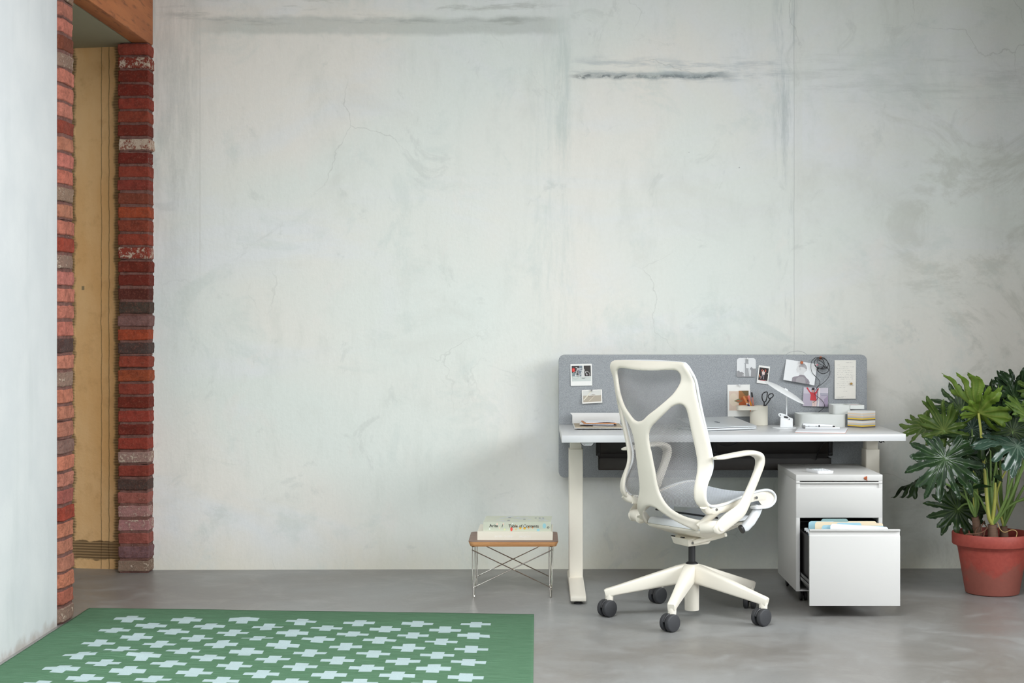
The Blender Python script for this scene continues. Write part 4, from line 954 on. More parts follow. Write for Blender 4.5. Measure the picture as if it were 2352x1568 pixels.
rB = (rotz(-1.6) @ Vector((1, 0, 0))); fB = rotz(-1.6) @ Vector((0, -1, 0))
def onB(x, z, e=.0004): v = Vector(TB(x, yb, z)); return v+fB*e
ink = simple('black ink', (52, 50, 46), .6); whink = simple('white foil', (246, 244, 238), .5)
def bx_(px): return -.2315+(px-427)/(1370-427)*.304
for (px, pz, rx_, rz_, rgb) in ((620, 268, .0036, .006, (236, 208, 190)), (706, 268, .003, .005, (236, 208, 190)), (517, 336, .0028, .005, (232, 234, 228)), (653, 320, .003, .006, (228, 212, 190)), (726, 343, .0035, .0045, (220, 224, 170)), (820, 345, .0055, .009, (232, 84, 70)), (883, 345, .0028, .004, (226, 190, 120)), (883, 300, .0024, .005, (232, 176, 120)), (944, 327, .0050, .0052, (238, 190, 64)), (1003, 332, .0054, .005, (240, 182, 50)), (1004, 296, .003, .004, (244, 246, 244)), (926, 298, .0026, .004, (244, 246, 244)), (1061, 318, .0028, .006, (242, 172, 80)), (1117, 322, .0026, .0045, (242, 152, 80)), (1279, 300, .0078, .0115, (158, 206, 214)), (1193, 359, .0075, .0058, (158, 206, 214)), (835, 262, .003, .003, (236, 238, 236))):
    u = (px-427)/943*15; zc = z0b+.0405*(1-(pz-(237+u*.9))/128.0); zc = max(z0b+rz_+.0002, min(z0b+.0403-rz_, zc))
    MB().add([onB(bx_(px)+rx_*math.cos(2*math.pi*k/20), zc+rz_*math.sin(2*math.pi*k/20), .0003) for k in range(20)], [list(range(20))]).build('printed_dot', simple('dot %d %d %d' % rgb, rgb, .5), cvB, smooth=False)
lettering('lettering', 'Arita', .0185, onB(bx_(512), z0b+.0185, .0006), rB, (0, 0, 1), ink, cvB, width=.0385, bold=.0003)
lettering('lettering', '/', .0185, onB(bx_(684), z0b+.0180, .0006), rB, (0, 0, 1), ink, cvB, width=.0065, bold=.0003)
lettering('lettering', 'Table of Contents', .0185, onB(bx_(780), z0b+.0172, .0006), rB, (0, 0, 1), ink, cvB, width=.1355, bold=.0003)
MB().tube([onB(bx_(1332)+.0042*math.cos(2*math.pi*k/18), z0b+.0175+.0046*math.sin(2*math.pi*k/18), .0006) for k in range(18)], .0005, 6, closed=True).tube([onB(bx_(1314), z0b+.0175, .0006), onB(bx_(1350), z0b+.0175, .0006)], .0005, 6).build('emblem', ink, cvB)
rA = rotz(-1) @ Vector((1, 0, 0)); fA = rotz(-1) @ Vector((0, -1, 0))
def onA(x, z): return Vector(TA(x, 7.222-D0, z))+fA*.0005
def ax_(px): return -.2587+(px-345)/(1388-345)*.3377
lettering('lettering', 'BARBER OSGERBY', .0125, onA(ax_(585), .2660), rA, (0, 0, 1), whink, cvA, width=.0835, label='faint white lettering')
lettering('lettering', 'PROJECTS', .0125, onA(ax_(928), .2655), rA, (0, 0, 1), whink, cvA, width=.050, label='faint white lettering')
# printed pattern of ovals on the upper cover
rn2 = random.Random(8); pale = simple('pale lilac print', (206, 212, 220), .5); gr = simple('grey print', (150, 156, 156), .5)
for i in range(22):
    a, b = rn2.uniform(-.17, .05), rn2.uniform(.02, .20); c_ = Vector(TB(a, yb+b, z0b+.0408))
    MB().add([c_+Vector((.012*math.cos(2*math.pi*k/16), .008*math.sin(2*math.pi*k/16), .00001*i)) for k in range(16)], [list(range(16))]).build('printed_oval', pale, cvB, smooth=False)
for a, b, w in ((-.12, .16, .012), (-.12, .06, .012), (-.05, .10, .010), (.0, .15, .008), (.018, .15, .008), (.034, .15, .008)):
    c_ = Vector(TB(a, yb+b, z0b+.0412)); MB().add([c_+Vector((x*w*.5, y*.016, 0)) for x, y in ((-1, -1), (1, -1), (1, 1), (-1, 1))], [(0, 1, 2, 3)]).build('printed_mark', gr, cvB, smooth=False)

# ------------------------------------------------------------------ drawer pedestal on casters
ped = thing('drawer_pedestal', 'white metal drawer pedestal with its lower drawer open', 'drawer unit', (1.33, -.70, 0))
X0, X1, YF, YB, ZB, ZT = 1.141, 1.5195, 7.055-D0, 7.585-D0, .053, .5635
t = .004
m = MB().box(X0, X0+.017, YF, YB, ZB, ZT-.0275).box(X1-.017, X1, YF, YB, ZB, ZT-.0275).box(X0+.017, X1-.017, YB-t, YB, ZB, ZT-.0275).box(X0+.017, X1-.017, YF+.004, YB-t, ZB, ZB+t).box(X0+.017, X1-.017, YF+.012, YF+.02, .372, .376)
m.build('body', lacq, ped, bevel=.001)
MB().box(X0-.0005, X1+.0005, YF-.001, YB, ZT-.0275, ZT).build('top', lacq, ped, bevel=.0018)
MB().box(X0+.017, X1-.017, YF+.03, YB-.006, ZB+.3, ZB+.302).build('inner_shelf', dark_m, ped)
def drawer_front(parent, y, z0, z1, name):
    prof = [(y, z0), (y, z1-.0275), (y+.006, z1-.0245), (y+.006, z1-.0075), (y-.002, z1-.0065), (y-.003, z1-.002), (y-.001, z1), (y+.016, z1), (y+.016, z0)]
    return MB().prism([(X0+.0005, a, b) for a, b in prof], (X1-X0-.001, 0, 0)).build(name, lacq, parent, bevel=.0008)
d1 = MB().box(X0+.02, X1-.02, YF+.017, YB-.05, .385, .48).build('drawer', dark_m, ped); drawer_front(d1, YF-.0005, .3755, .5315, 'drawer_front')
YD = 6.71-D0
dm = MB(); bx0, bx1, by0, by1 = X0+.030, X1-.030, YD+.016, YD+.45
dm.box(bx0, bx0+.0015, by0, by1, .085, .315).box(bx1-.0015, bx1, by0, by1, .085, .315).box(bx0, bx1, by1-.0015, by1, .085, .315).box(bx0, bx1, by0, by1, .085, .0865)
d2 = dm.build('drawer', blackm, ped); drawer_front(d2, YD, .0505, .3685, 'drawer_front')
for x in (X0+.019, X1-.027):
    r_ = MB().box(x, x+.008, YD+.02, YF+.4, .105, .118).box(x+.002, x+.006, YD+.02, YF+.4, .122, .135).build('rail', steel, d2, bevel=.001)
lk = PW(1987.6, 1098, YF-.001+D0)
lo_ = MB().lathe([(.0068, 0), (.0068, .002), (.005, .0035), (.001, .0036)], lk, 20, axis=(0, -1, 0)).build('lock', copper, ped)
MB().prism([lk+Vector(p) for p in ((.002, -.0036, .009), (.0065, -.0036, .011), (.0075, -.0036, .003), (.0065, -.0036, -.004), (.0085, -.0036, -.011), (.005, -.0036, -.0115), (.0025, -.0036, -.003))], (0, -.0012, 0)).build('key', copper, lo_, bevel=.0003)
for x, y in ((X0+.045, YF+.085), (X1-.045, YF+.085), (X0+.045, YB-.06), (X1-.045, YB-.06)):
    c_ = MB().box(x-.012, x+.012, y-.015, y+.015, .046, .0535).build('caster', blackp, ped, bevel=.002)
    for k in (-1, 1): MB().lathe([(.001, -.007), (.017, -.007), (.0215, -.004), (.0215, .004), (.017, .007), (.001, .007)], (x+k*.010, y, .0215), 24, axis=(1, 0, 0)).build('wheel', blackp, c_)
    MB().tube([(x, y, .0215), (x, y, .05)], .005, 8).build('stem', blackm, c_)
# folders in the drawer
def folder(name, label, y, zt, x0, x1, tab, m, tilt=0.0, slope=0.0, group=None):
    zb = .10; pts = [(x0, zb), (x1, zb), (x1, zt-slope-.006), (x1-.006, zt-slope)]
    if tab: a, b, h = tab; pts += [(b+.004, zt-slope*(b-x0)/(x1-x0)), (b, zt+h-.003), (b-.004, zt+h), (a+.004, zt+h), (a, zt+h-.003), (a-.004, zt)]
    pts += [(x0+.01, zt), (x0+.003, zt-.004), (x0, zt-.012)]
    o = MB().prism([(x, y+tilt*(z-zb), z) for x, z in pts], (0, .0016, 0)).build(name, m, None, origin=((x0+x1)/2, y, zb), smooth=False); return tag(o, label, 'folder', group)
blf = simple('pale blue card', (168, 208, 222), .7, var=.01); tlf = simple('grey teal card', (146, 178, 178), .7, var=.01); mnf = simple('manila card', (240, 222, 192), .7, var=.01); wsf = simple('white folder paper', (238, 242, 246), .7, var=.01); hang = simple('black hanging file', (40, 40, 42), .7)
folder('file_folder', 'grey teal tabbed folder at the back of the open drawer', YD+.270, .370, bx0+.014, bx1-.014, (bx0+.070, bx0+.180, .0095), tlf)
folder('file_folder', 'pale blue folder with rounded corner behind the manila folders', YD+.235, .3735, bx0+.006, bx1-.20, None, blf)
folder('file_folder', 'manila folder standing behind the tall manila folder', YD+.205, .3735, bx0+.03, bx1-.012, (bx0+.17, bx0+.290, .004), mnf, slope=.006)
folder('file_folder', 'tall manila folder across the middle of the open drawer', YD+.165, .3810, bx0+.022, bx1-.006, None, mnf, slope=.007)
folder('file_folder', 'pale blue tabbed folder in front of the manila folder', YD+.105, .3735, bx0+.045, bx1-.014, (bx0+.105, bx0+.205, .010), blf, slope=.004)
folder('file_folder', 'white sloping paper file right behind the open drawer front', YD+.060, .3845, bx0+.068, bx1-.008, None, wsf, slope=.013)
folder('file_folder', 'pale blue folder low at the front left of drawer', YD+.075, .3775, bx0+.035, bx1-.17, None, blf)
for k in range(6):
    y = YD+.055+k*.045
    h_ = thing('hanging_file', 'black hanging file with white hooks on the drawer rails', 'hanging file', ((bx0+bx1)/2, y, .1), 'hanging files in the open drawer')
    MB().box(bx0+.003, bx1-.003, y+.006, y+.0075, .10, .328).build('sleeve', hang, h_, smooth=False)
    for x in (bx0-.003, bx1-.012): MB().box(x, x+.015, y+.0045, y+.0095, .326, .338).build('hook', wht, h_, bevel=.0015)
# calculator on top of the pedestal
calc = thing('calculator', 'small white calculator lying on the drawer pedestal', 'calculator', (1.26, -.84, ZT))
Mk = rotz(17); k0 = Vector((1.243, 7.092-D0, 0)); ka, kb = Mk @ Vector((1, 0, 0)), Mk @ Vector((0, 1, 0))
def kp(a, b, z): v = k0+ka*a+kb*b; return Vector((v.x, v.y, ZT+z))
MB().frustum([kp(x, y, .0) for x, y, _ in rrect(.002, .078, .002, .118, .007, 4)], [kp(x, y, .0115+y*.02) for x, y, _ in rrect(0, .08, 0, .12, .008, 4)]).build('case', wht, calc, bevel=.0015)
MB().prism([kp(a, b, .0122+b*.02) for a, b in ((.01, .094), (.07, .094), (.07, .112), (.01, .112))], (0, 0, .0008)).build('display', simple('lcd grey', (150, 156, 152), .2), calc, smooth=False)
for i in range(4):
    for j in range(5): MB().prism([kp(.011+i*.0155+x, .012+j*.015+y, .0118+(.012+j*.015+y)*.02) for x, y in ((0, 0), (.011, 0), (.011, .009), (0, .009))], (0, 0, .0014)).build('key', chairb, calc, smooth=False)

# ------------------------------------------------------------------ the office chair
CC = Vector((.650, -1.250, 0)); TH = math.radians(54)
cr_ = Vector((math.cos(TH), -math.sin(TH), 0)); cf_ = Vector((math.sin(TH), math.cos(TH), 0))   # chair's right, chair's forward
def cl(u, v, z): return CC+cr_*u+cf_*v+Vector((0, 0, z))
chair = thing('office_chair', 'ivory mesh backed office chair with loop arms and five star base', 'chair', CC)
CW = .255
PZ = [.34, .36, .40, .42, .44, .465, .485, .50, .53, .55, .58, .61, .64, .67, .70, .75, .80, .85, .90, .95, 1.0, 1.04, 1.07, 1.2]
PV = [.06, .05, .02, 0.0, -.04, -.105, -.142, -.158, -.165, -.163, -.152, -.134, -.121, -.118, -.123, -.136, -.152, -.167, -.182, -.195, -.205, -.211, -.215, -.23]
CZ = [.34, .40, .45, .53, .6, .7, .8, .88, .95, 1.0, 1.04, 1.07, 1.2]
CV = [-.20, -.205, -.213, -.225, -.24, -.26, -.28, -.293, -.29, -.275, -.255, -.235, -.23]
def sm_interp(x, xs, ys):                       # smoothed table
    k = np.array([-.02, -.01, 0, .01, .02]); return float(np.mean(np.interp(x+k, xs, ys)))
pz_t = np.linspace(.34, 1.2, 345); pv_t = np.array([sm_interp(z, PZ, PV) for z in pz_t]); cv_t = np.array([sm_interp(z, CZ, CV) for z in pz_t])
def S_v(u, z, e=0):
    p = np.interp(z, pz_t, pv_t); c = np.interp(z, pz_t, cv_t); k = min(max((z-.985)/.08, 0), 1)
    return c+(p-c)*(u/CW)**2-.026*k*k*(3-2*k)*(u/CW)**4
def frame_map(u, z):
    v = S_v(u, z); du = (S_v(u+.003, z)-S_v(u-.003, z))/.006; dz = (S_v(u, z+.003)-S_v(u, z-.003))/.006
    n = (cf_-cr_*du-Vector((0, 0, 1))*dz).normalized(); return cl(u, v, z), n
outR = catmull([(p[0], p[1], 0) for p in ((0, 1.0735), (.10, 1.0735), (.175, 1.0728), (.222, 1.0695), (.243, 1.053), (.253, 1.015), (.255, .94), (.256, .866), (.258, .79), (.26, .725), (.261, .67), (.263, .625), (.266, .58), (.269, .55), (.272, .515), (.268, .494), (.25, .484))], 5)
inR = catmull([(p[0], p[1], 0) for p in ((.25, .484), (.232, .490), (.224, .512), (.221, .547), (.219, .58), (.2175, .63), (.217, .68), (.216, .74), (.2155, .80), (.2155, .85), (.213, .882), (.205, .899), (.190, .903), (.165, .892), (.135, .865), (.100, .834), (.072, .810), (.055, .785), (.048, .757), (.0475, .725), (.051, .675), (.054, .62), (.056, .575), (.063, .540), (.082, .503), (.112, .468), (.148, .442), (.180, .430), (.205, .426), (.212, .41), (.208, .385), (.192, .371), (.168, .378), (.135, .400), (.100, .425), (.065, .450), (.030, .470), (0, .476))], 5)
right = [(p.x, p.y) for p in outR]+[(p.x, p.y) for p in inR][1:]
outline = right+[(-x, y) for x, y in right[::-1]]
hole_r = catmull([(p[0], p[1], 0) for p in ((0, 1.0345), (.08, 1.0365), (.145, 1.040), (.185, 1.037), (.203, 1.020), (.200, .992), (.182, .958), (.158, .930), (.106, .886), (.060, .855), (.028, .833), (0, .826))], 5)
hole = [(p.x, p.y) for p in hole_r]+[(-p.x, p.y) for p in hole_r[::-1]]
us = np.arange(-.285, .2851, .0045); zs = np.arange(.360, 1.085, .0045)
U_, Z_ = np.meshgrid(us, zs, indexing='ij')
gS = np.maximum(poly_sdf(outline, U_, Z_), -poly_sdf(hole, U_, Z_))
vs, fs, _ = sdf_solid(gS, us, zs, frame_map, .0075, .013)
fr = MB().add(vs, fs).build('back_frame', chairw, chair, angle=60)
# inverted Y legs under the spine, the barrel beam and the brackets
for s in (1, -1):
    b = MB().tube([cl(s*.188, -.108, .401), cl(s*.196, -.106, .4015), cl(s*.262, -.088, .407), cl(s*.266, -.0865, .4075)], [.016, .026, .026, .023], 24).build('arm_pivot', chairw, chair)
    MB().lathe([(.001, 0), (.016, 0), (.0175, .002), (.015, .004), (.001, .0035)], cl(s*.2815, -.0835, .4080), 24, axis=cr_*s).build('pivot_cap', chairw, b)
    br = catmull([cl(s*.186, -.118, .402), cl(s*.204, -.098, .428), cl(s*.222, -.074, .456), cl(s*.231, -.055, .474)], 5)
    MB().sweep(br, [.017]*len(br), [.011]*len(br), cr_, 16, 3).build('bracket', chairw, chair, angle=50)
    lk_ = catmull([cl(s*.252, -.152, .496), cl(s*.246, -.138, .482), cl(s*.238, -.118, .475), cl(s*.233, -.095, .474)], 5)
    MB().sweep(lk_, [.016]*len(lk_), [.016-.008*k/len(lk_) for k in range(len(lk_))], cr_, 16, 3).build('back_link', chairw, chair, angle=50)
    # seat side rails
    rl = catmull([(s*.232, -.125, .478), (s*.232, -.07, .474), (s*.230, .0, .482), (s*.228, .08, .500), (s*.226, .16, .512), (s*.222, .215, .508)], 5)
    rt = MB().sweep([cl(*p) for p in rl], [.020]*len(rl), [.007]*len(rl), cr_, 14, 3).build('seat_rail', chairw, chair)
    for v, z in ((-.072, .474), (.150, .508)): MB().lathe([(.0062, 0), (.0062, .0018), (.003, .002), (.003, .0005), (.0005, .0005)], cl(s*.2385, v, z), 14, axis=cr_*s).build('screw', steel, rt)
    # armrest loop
    ap = [(.264, -.112, .394), (.267, -.103, .398), (.272, -.085, .406), (.280, -.045, .434), (.284, .010, .464), (.285, .037, .492), (.287, .070, .550), (.289, .105, .615), (.290, .120, .655), (.290, .117, .680), (.290, .097, .693), (.290, .055, .7005), (.290, -.03, .695), (.289, -.10, .6885), (.288, -.128, .6865)]
    A = [.009, .020, .028, .031, .030, .026, .0205, .0185, .0185, .0165, .0135, .0105, .0085, .0075, .0045]
    B = [.006, .012, .013, .012, .011, .011, .011, .013, .018, .023, .027, .030, .032, .030, .015]
    P = catmull([(p[0]*s, p[1], p[2]) for p in ap], 5); n = len(P); k = np.linspace(0, len(ap)-1, n)
    Ai = list(np.interp(k, range(len(A)), A)); Bi = list(np.interp(k, range(len(B)), B))
    MB().sweep([cl(*p) for p in P], Ai, Bi, cr_, 18, 2.6).build('armrest', chairw, chair, angle=60)
    # paddle lever
    if s == 1:
        lv = MB().sweep([cl(.250, .060, .389), cl(.252, .075, .395), cl(.254, .105, .418), cl(.254, .135, .450), cl(.252, .150, .470)], [.016, .021, .022, .021, .019], [.010, .013, .013, .012, .010], cr_, 16, 2.6).build('lever', chairb, chair, angle=60)
        MB().sweep([cl(.2495, .052, .384), cl(.250, .061, .3895)], [.0185, .0185], [.012, .012], cr_, 16, 2.6).build('grip_ring', blackp, lv)
        MB().prism([cl(.262+x, .128+y, .466) for x, y, _ in rrect(-.022, .022, -.022, .040, .012, 4)], (0, 0, .012)).build('paddle', chairb, lv, bevel=.003)
# seat and back mesh
prof = catmull([(-.213, 1.066, 0), (-.206, 1.0, 0), (-.183, .9, 0), (-.153, .8, 0), (-.124, .7, 0), (-.118, .67, 0), (-.121, .64, 0), (-.134, .61, 0), (-.152, .58, 0), (-.162, .552, 0), (-.160, .526, 0), (-.145, .502, 0), (-.115, .489, 0), (-.075, .487, 0), (-.03, .493, 0), (.03, .508, 0), (.1, .525, 0), (.16, .534, 0), (.205, .535, 0), (.236, .525, 0), (.254, .505, 0), (.250, .484, 0), (.226, .468, 0), (.19, .462, 0)], 5)
prof = [(p.x+.012, p.y) for p in prof]; nP = len(prof)
arcl = [0]
for a, b in zip(prof[:-1], prof[1:]): arcl.append(arcl[-1]+math.hypot(b[0]-a[0], b[1]-a[1]))
def half_w(i):                                  # half width along the profile: rounded top corners and seat front
    v, z = prof[i]
    if i < nP*.52:
        if z > .99: return .2*0+min(.252, float(np.interp(z, [.99, 1.02, 1.045, 1.058, 1.066], [.252, .251, .245, .237, .224])))
        return .252
    return float(np.interp(v, [-.16, -.1, .1, .22, .30], [.252, .236, .234, .232, .228]))
def sheet_pt(i, s, seat):
    v, z = prof[i]; w = half_w(i); k = 1-s*s
    a = prof[max(i-1, 0)]; b = prof[min(i+1, nP-1)]; tx, tz = b[0]-a[0], b[1]-a[1]; L = math.hypot(tx, tz); nx, nz = tz/L, -tx/L   # towards the back / underside
    f = i/nP
    dep = .022*min(1, max(0, (1.05-z)/.15)) if f < .48 else .020
    q = min(max((z-.985)/.08, 0), 1) if f < .4 else 0
    return cl(s*w, v+nx*dep*k-.026*q*q*(3-2*q)*s**4, z+nz*dep*k)
def grid(name, i0, i1, m):
    ns = 36; vs = []; uv = []
    for i in range(i0, i1):
        for j in range(ns+1): s = j/ns*2-1; vs.append(sheet_pt(i, s, 0)); uv.append((s*half_w(i), arcl[i]))
    fs = [(r*(ns+1)+j, r*(ns+1)+j+1, (r+1)*(ns+1)+j+1, (r+1)*(ns+1)+j) for r in range(i1-i0-1) for j in range(ns)]
    me = bpy.data.meshes.new(name); me.from_pydata([v-CC for v in vs], [], fs); l = me.uv_layers.new(name='knit')
    for lp in me.loops: l.data[lp.index].uv = uv[lp.vertex_index]
    me.polygons.foreach_set('use_smooth', [True]*len(me.polygons))
    return link(name, me, m, chair)
cut = int(nP*.53)
grid('back_mesh', 0, cut+1, back_mesh_m); grid('seat_mesh', cut, nP, seat_mesh_m)
fr_i = [i for i in range(nP) if i > nP*.6 and prof[i][0] > .135]
for s in (-1, 1):
    MB().prism([cl(s*.2235, *prof[i]) for i in fr_i], cr_*s*.004).build('seat_front_cheek', chairw, chair, smooth=False)
edge = [sheet_pt(i, 1, 0) for i in range(nP)]; edgeL = [sheet_pt(i, -1, 0) for i in range(nP)]
topc = [sheet_pt(0, s, 0)+Vector((0, 0, .0045*max(0, 1-s*s))) for s in np.linspace(-.95, .95, 13)]
frc = [sheet_pt(nP-1, s, 0) for s in np.linspace(.95, -.95, 13)]
loop = edgeL[::-1]+topc+edge+frc
MB().tube(loop, .0058, 10, closed=True).build('mesh_rim', chairb, chair, angle=80)
# under-seat tray, mechanism and column
def hull(name, lo, hi, m, parent=chair, bevel=.004): return MB().frustum([cl(*p) for p in lo], [cl(*p) for p in hi]).build(name, m, parent, bevel=bevel)
hull('seat_pan', [(-.155, -.100, .370), (.175, -.108, .372), (.085, .02, .330), (-.07, .0, .330)], [(-.168, -.102, .382), (.188, -.110, .384), (.20, .14, .400), (-.20, .14, .400)], chairw)
hull('tray_rim', [(-.165, -.104, .382), (.185, -.112, .384), (.17, -.06, .386), (-.15, -.05, .384)], [(-.150, -.098, .410), (.165, -.104, .410), (.155, -.07, .410), (-.14, -.06, .410)], chairb, bevel=.006)
hull('under_plate', [(-.12, -.06, .392), (.14, -.07, .392), (.19, .17, .412), (-.19, .17, .412)], [(-.11, -.05, .404), (.13, -.06, .404), (.18, .17, .428), (-.18, .17, .428)], chairb)
for s in (-1, 1): MB().sweep([cl(s*.12, -.03, .400), cl(s*.17, .03, .43), cl(s*.226, .09, .492)], [.014, .012, .010], [.02, .018, .016], cf_, 12, 3).build('seat_strut', chairb, chair)
MB().tube([cl(-.20, -.02, .430), cl(.215, -.045, .436)], .004, 8).build('torsion_rod', blackp, chair)
mech = hull('mechanism', [(-.052, -.052, .303), (.046, -.052, .299), (.05, .06, .303), (-.052, .06, .303)], [(-.060, -.060, .335), (.052, -.060, .331), (.058, .09, .345), (-.058, .09, .345)], chairw, bevel=.006)
MB().sweep([cl(.048, -.03, .316), cl(.075, .03, .330), cl(.11, .055, .343), (cl(.145, .065, .352))], [.010, .011, .012, .008], [.012, .014, .014, .010], cf_, 12, 3).build('side_bracket', chairw, mech)
MB().lathe([(.0055, 0), (.0055, .002), (.002, .0022), (.002, .0006), (.0004, .0006)], cl(.052, -.035, .315), 14, axis=cr_).build('bolt', steel, mech)
for u in (-.045, .015): MB().obox(cl(u, -.058, .3365), .022, .006, .003, Matrix((cr_, cf_, (0, 0, 1))).transposed()).build('slot', dark_m, mech, smooth=False)
MB().tube([CC+Vector((.005, 0, .205)), CC+Vector((.005, 0, .32))], .0145, 24).build('gas_column', blackp, chair)
MB().lathe([(.027, 0), (.026, .004), (.018, .009), (.0148, .010)], CC+Vector((.005, 0, .2195)), 32).build('collar', blackp, chair)
# five star base
base = MB().lathe([(.029, .026), (.030, .028), (.0305, .15), (.034, .20), (.031, .2185), (.028, .2205)], CC+Vector((.005, 0, 0)), 36).build('base_hub', chairw, chair)
for k in range(5):
    a = math.radians(180+72*k); dr = Vector((math.cos(a), math.sin(a), 0)); sd_ = Vector((-math.sin(a), math.cos(a), 0))
    P = []; A = []; B = []
    for r_, zt_, zb_, w in ((.012, .222, .140, .028), (.05, .213, .137, .026), (.12, .190, .125, .023), (.20, .164, .110, .0205), (.28, .138, .0955, .018), (.325, .1235, .087, .0175), (.350, .1160, .080, .017), (.3585, .111, .080, .014)):
        P.append(CC+dr*r_+Vector((0, 0, (zt_+zb_)/2))); A.append((zt_-zb_)/2); B.append(w)
    lg = MB().sweep(P, A, B, sd_, 20, 5).build('base_leg', chairw, chair, angle=45)
    MB().tube([CC+dr*.341+Vector((0, 0, z)) for z in (.0655, .067, .085, .112)], [.0145, .0165, .0175, .0165], 20).build('foot', chairw, lg)
    c0_ = CC+dr*.341; axd = Vector((.63, -.78, 0)).normalized() if k != 3 else Vector((.97, -.24, 0)).normalized()
    wc = c0_+Vector((-axd.y, axd.x, 0))*(-.012)*(1 if k in (0, 1, 2) else 1)
    cs = MB().tube([c0_+Vector((0, 0, .036)), c0_+Vector((0, 0, .068))], .0055, 12).tube([wc+Vector((0, 0, .036))-axd*.0215, wc+Vector((0, 0, .036))+axd*.0215], .010, 12).build('caster', blackm, chair)
    for q in (-1, 1):
        MB().lathe([(.001, -.0105), (.020, -.0105), (.0335, -.0095), (.0355, -.007), (.0355, .007), (.0335, .0095), (.030, .0105), (.001, .0112)], wc+axd*q*.0155+Vector((0, 0, .0356)), 32, axis=axd*q).build('wheel', rubber, cs)
    MB().tube([wc+Vector((0, 0, .036))+(Vector((-axd.y, axd.x, 0))*math.cos(b)+Vector((0, 0, 1))*math.sin(b))*.0325 for b in np.linspace(.1, 3.0, 12)], .0055, 8).build('hood', blackp, cs)

# ------------------------------------------------------------------ the potted plant
PC = Vector((2.078, 7.33-D0, 0))
plant = thing('potted_plant', 'leafy green plant with deeply lobed leaves in a red pot', 'plant', PC)
pot = MB().lathe([(.001, 0), (.112, 0), (.119, .004), (.121, .012), (.156, .222), (.1565, .2225), (.176, .2225), (.178, .226), (.179, .272), (.1765, .276), (.171, .276), (.168, .272), (.165, .225), (.150, .20), (.001, .19)], PC, 64).build('pot', pot_m, plant, angle=35)
soil_m = simple('potting soil', (58, 46, 40), .95, var=.5, scale=70, bump=.8)
def soil():
    rnd = random.Random(2); vs = []; fs = []; n = 40
    for j in range(13):
        r_ = .160*j/12
        for k in range(n): vs.append(PC+Vector((r_*math.cos(2*math.pi*k/n), r_*math.sin(2*math.pi*k/n), .238+rnd.uniform(-.006, .006)+.004*math.sin(k)*j/12)))
    for j in range(12):
        for k in range(n): fs.append((j*n+k, j*n+(k+1) % n, (j+1)*n+(k+1) % n, (j+1)*n+k))
    return MB().add(vs, fs).build('soil', soil_m, plant, angle=180)
soil()
bark = simple('ringed brown stem', (128, 100, 82), .8, var=.35, scale=60, bump=.6, stretch=(.5, .5, 3))
def at_d(px, py, d): return PW(px, py, d)
def trunk(a, b, r0, r1):
    a, b = Vector(a), Vector(b); pts = [a+(b-a)*k/9 for k in range(10)]
    MB().tube(pts, [(r0+(r1-r0)*k/9)*(1+(.07 if k % 2 else -.02)) for k in range(10)], 18).build('trunk', bark, plant)
T1a, T1b = at_d(2247, 1228, 7.34), at_d(2240, 1187, 7.34)
T2a, T2b = at_d(2281, 1236, 7.30), at_d(2279, 1204, 7.30)
T3b = at_d(2305, 1208, 7.40)
trunk(T1a, T1b, .019, .017); trunk(T2a, T2b, .023, .020); trunk(at_d(2306, 1232, 7.40), T3b, .020, .016)
root_m = simple('pale aerial root', (196, 164, 112), .7); root_d = simple('brown root', (112, 78, 58), .8)
MB().tube(catmull([at_d(2291, 1200, 7.29), at_d(2298, 1216, 7.27), at_d(2308, 1222, 7.25), at_d(2322, 1217, 7.24), at_d(2332, 1218, 7.23), at_d(2336, 1224, 7.23), at_d(2333, 1236, 7.23)], 5), .0020, 8).build('root', root_m, plant)
for q in ([(2262, 1196, 7.33), (2256, 1205, 7.31), (2254, 1215, 7.3), (2250, 1236, 7.29)], [(2258, 1199, 7.34), (2266, 1210, 7.30), (2262, 1220, 7.28), (2258, 1236, 7.27)], [(2268, 1212, 7.29), (2258, 1221, 7.26), (2240, 1226, 7.25), (2222, 1226, 7.24), (2214, 1232, 7.25)], [(2246, 1210, 7.32), (2240, 1222, 7.28), (2244, 1234, 7.26)]):
    MB().tube(catmull([at_d(*p) for p in q], 5), .0026, 7).build('root', root_d, plant)
leaf_d = leaf_material('deep green leaf', (30, 52, 30), (46, 72, 40), (96, 124, 80), .18, .24)
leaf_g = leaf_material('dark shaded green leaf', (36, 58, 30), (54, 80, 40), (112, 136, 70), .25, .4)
leaf_l = leaf_material('fresh light green leaf', (112, 142, 50), (142, 172, 70), (190, 196, 104), .45, .36)
leaf_m = leaf_material('mid green leaf', (84, 112, 46), (108, 136, 60), (168, 180, 100), .38, .38)
leaf_b = leaf_material('blue green glossy leaf', (46, 68, 56), (62, 86, 72), (140, 160, 142), .15, .22)
pet_m = simple('green leaf stalk', (126, 156, 84), .45, var=.15, scale=18); pet_y = simple('yellow green leaf stalk', (188, 190, 96), .45, var=.15, scale=18)
LOBES = [(0, 1.0, .105), (22, .97, .088), (44, .98, .09), (66, .97, .088), (89, .93, .088), (111, .86, .085), (132, .76, .09), (152, .62, .10)]
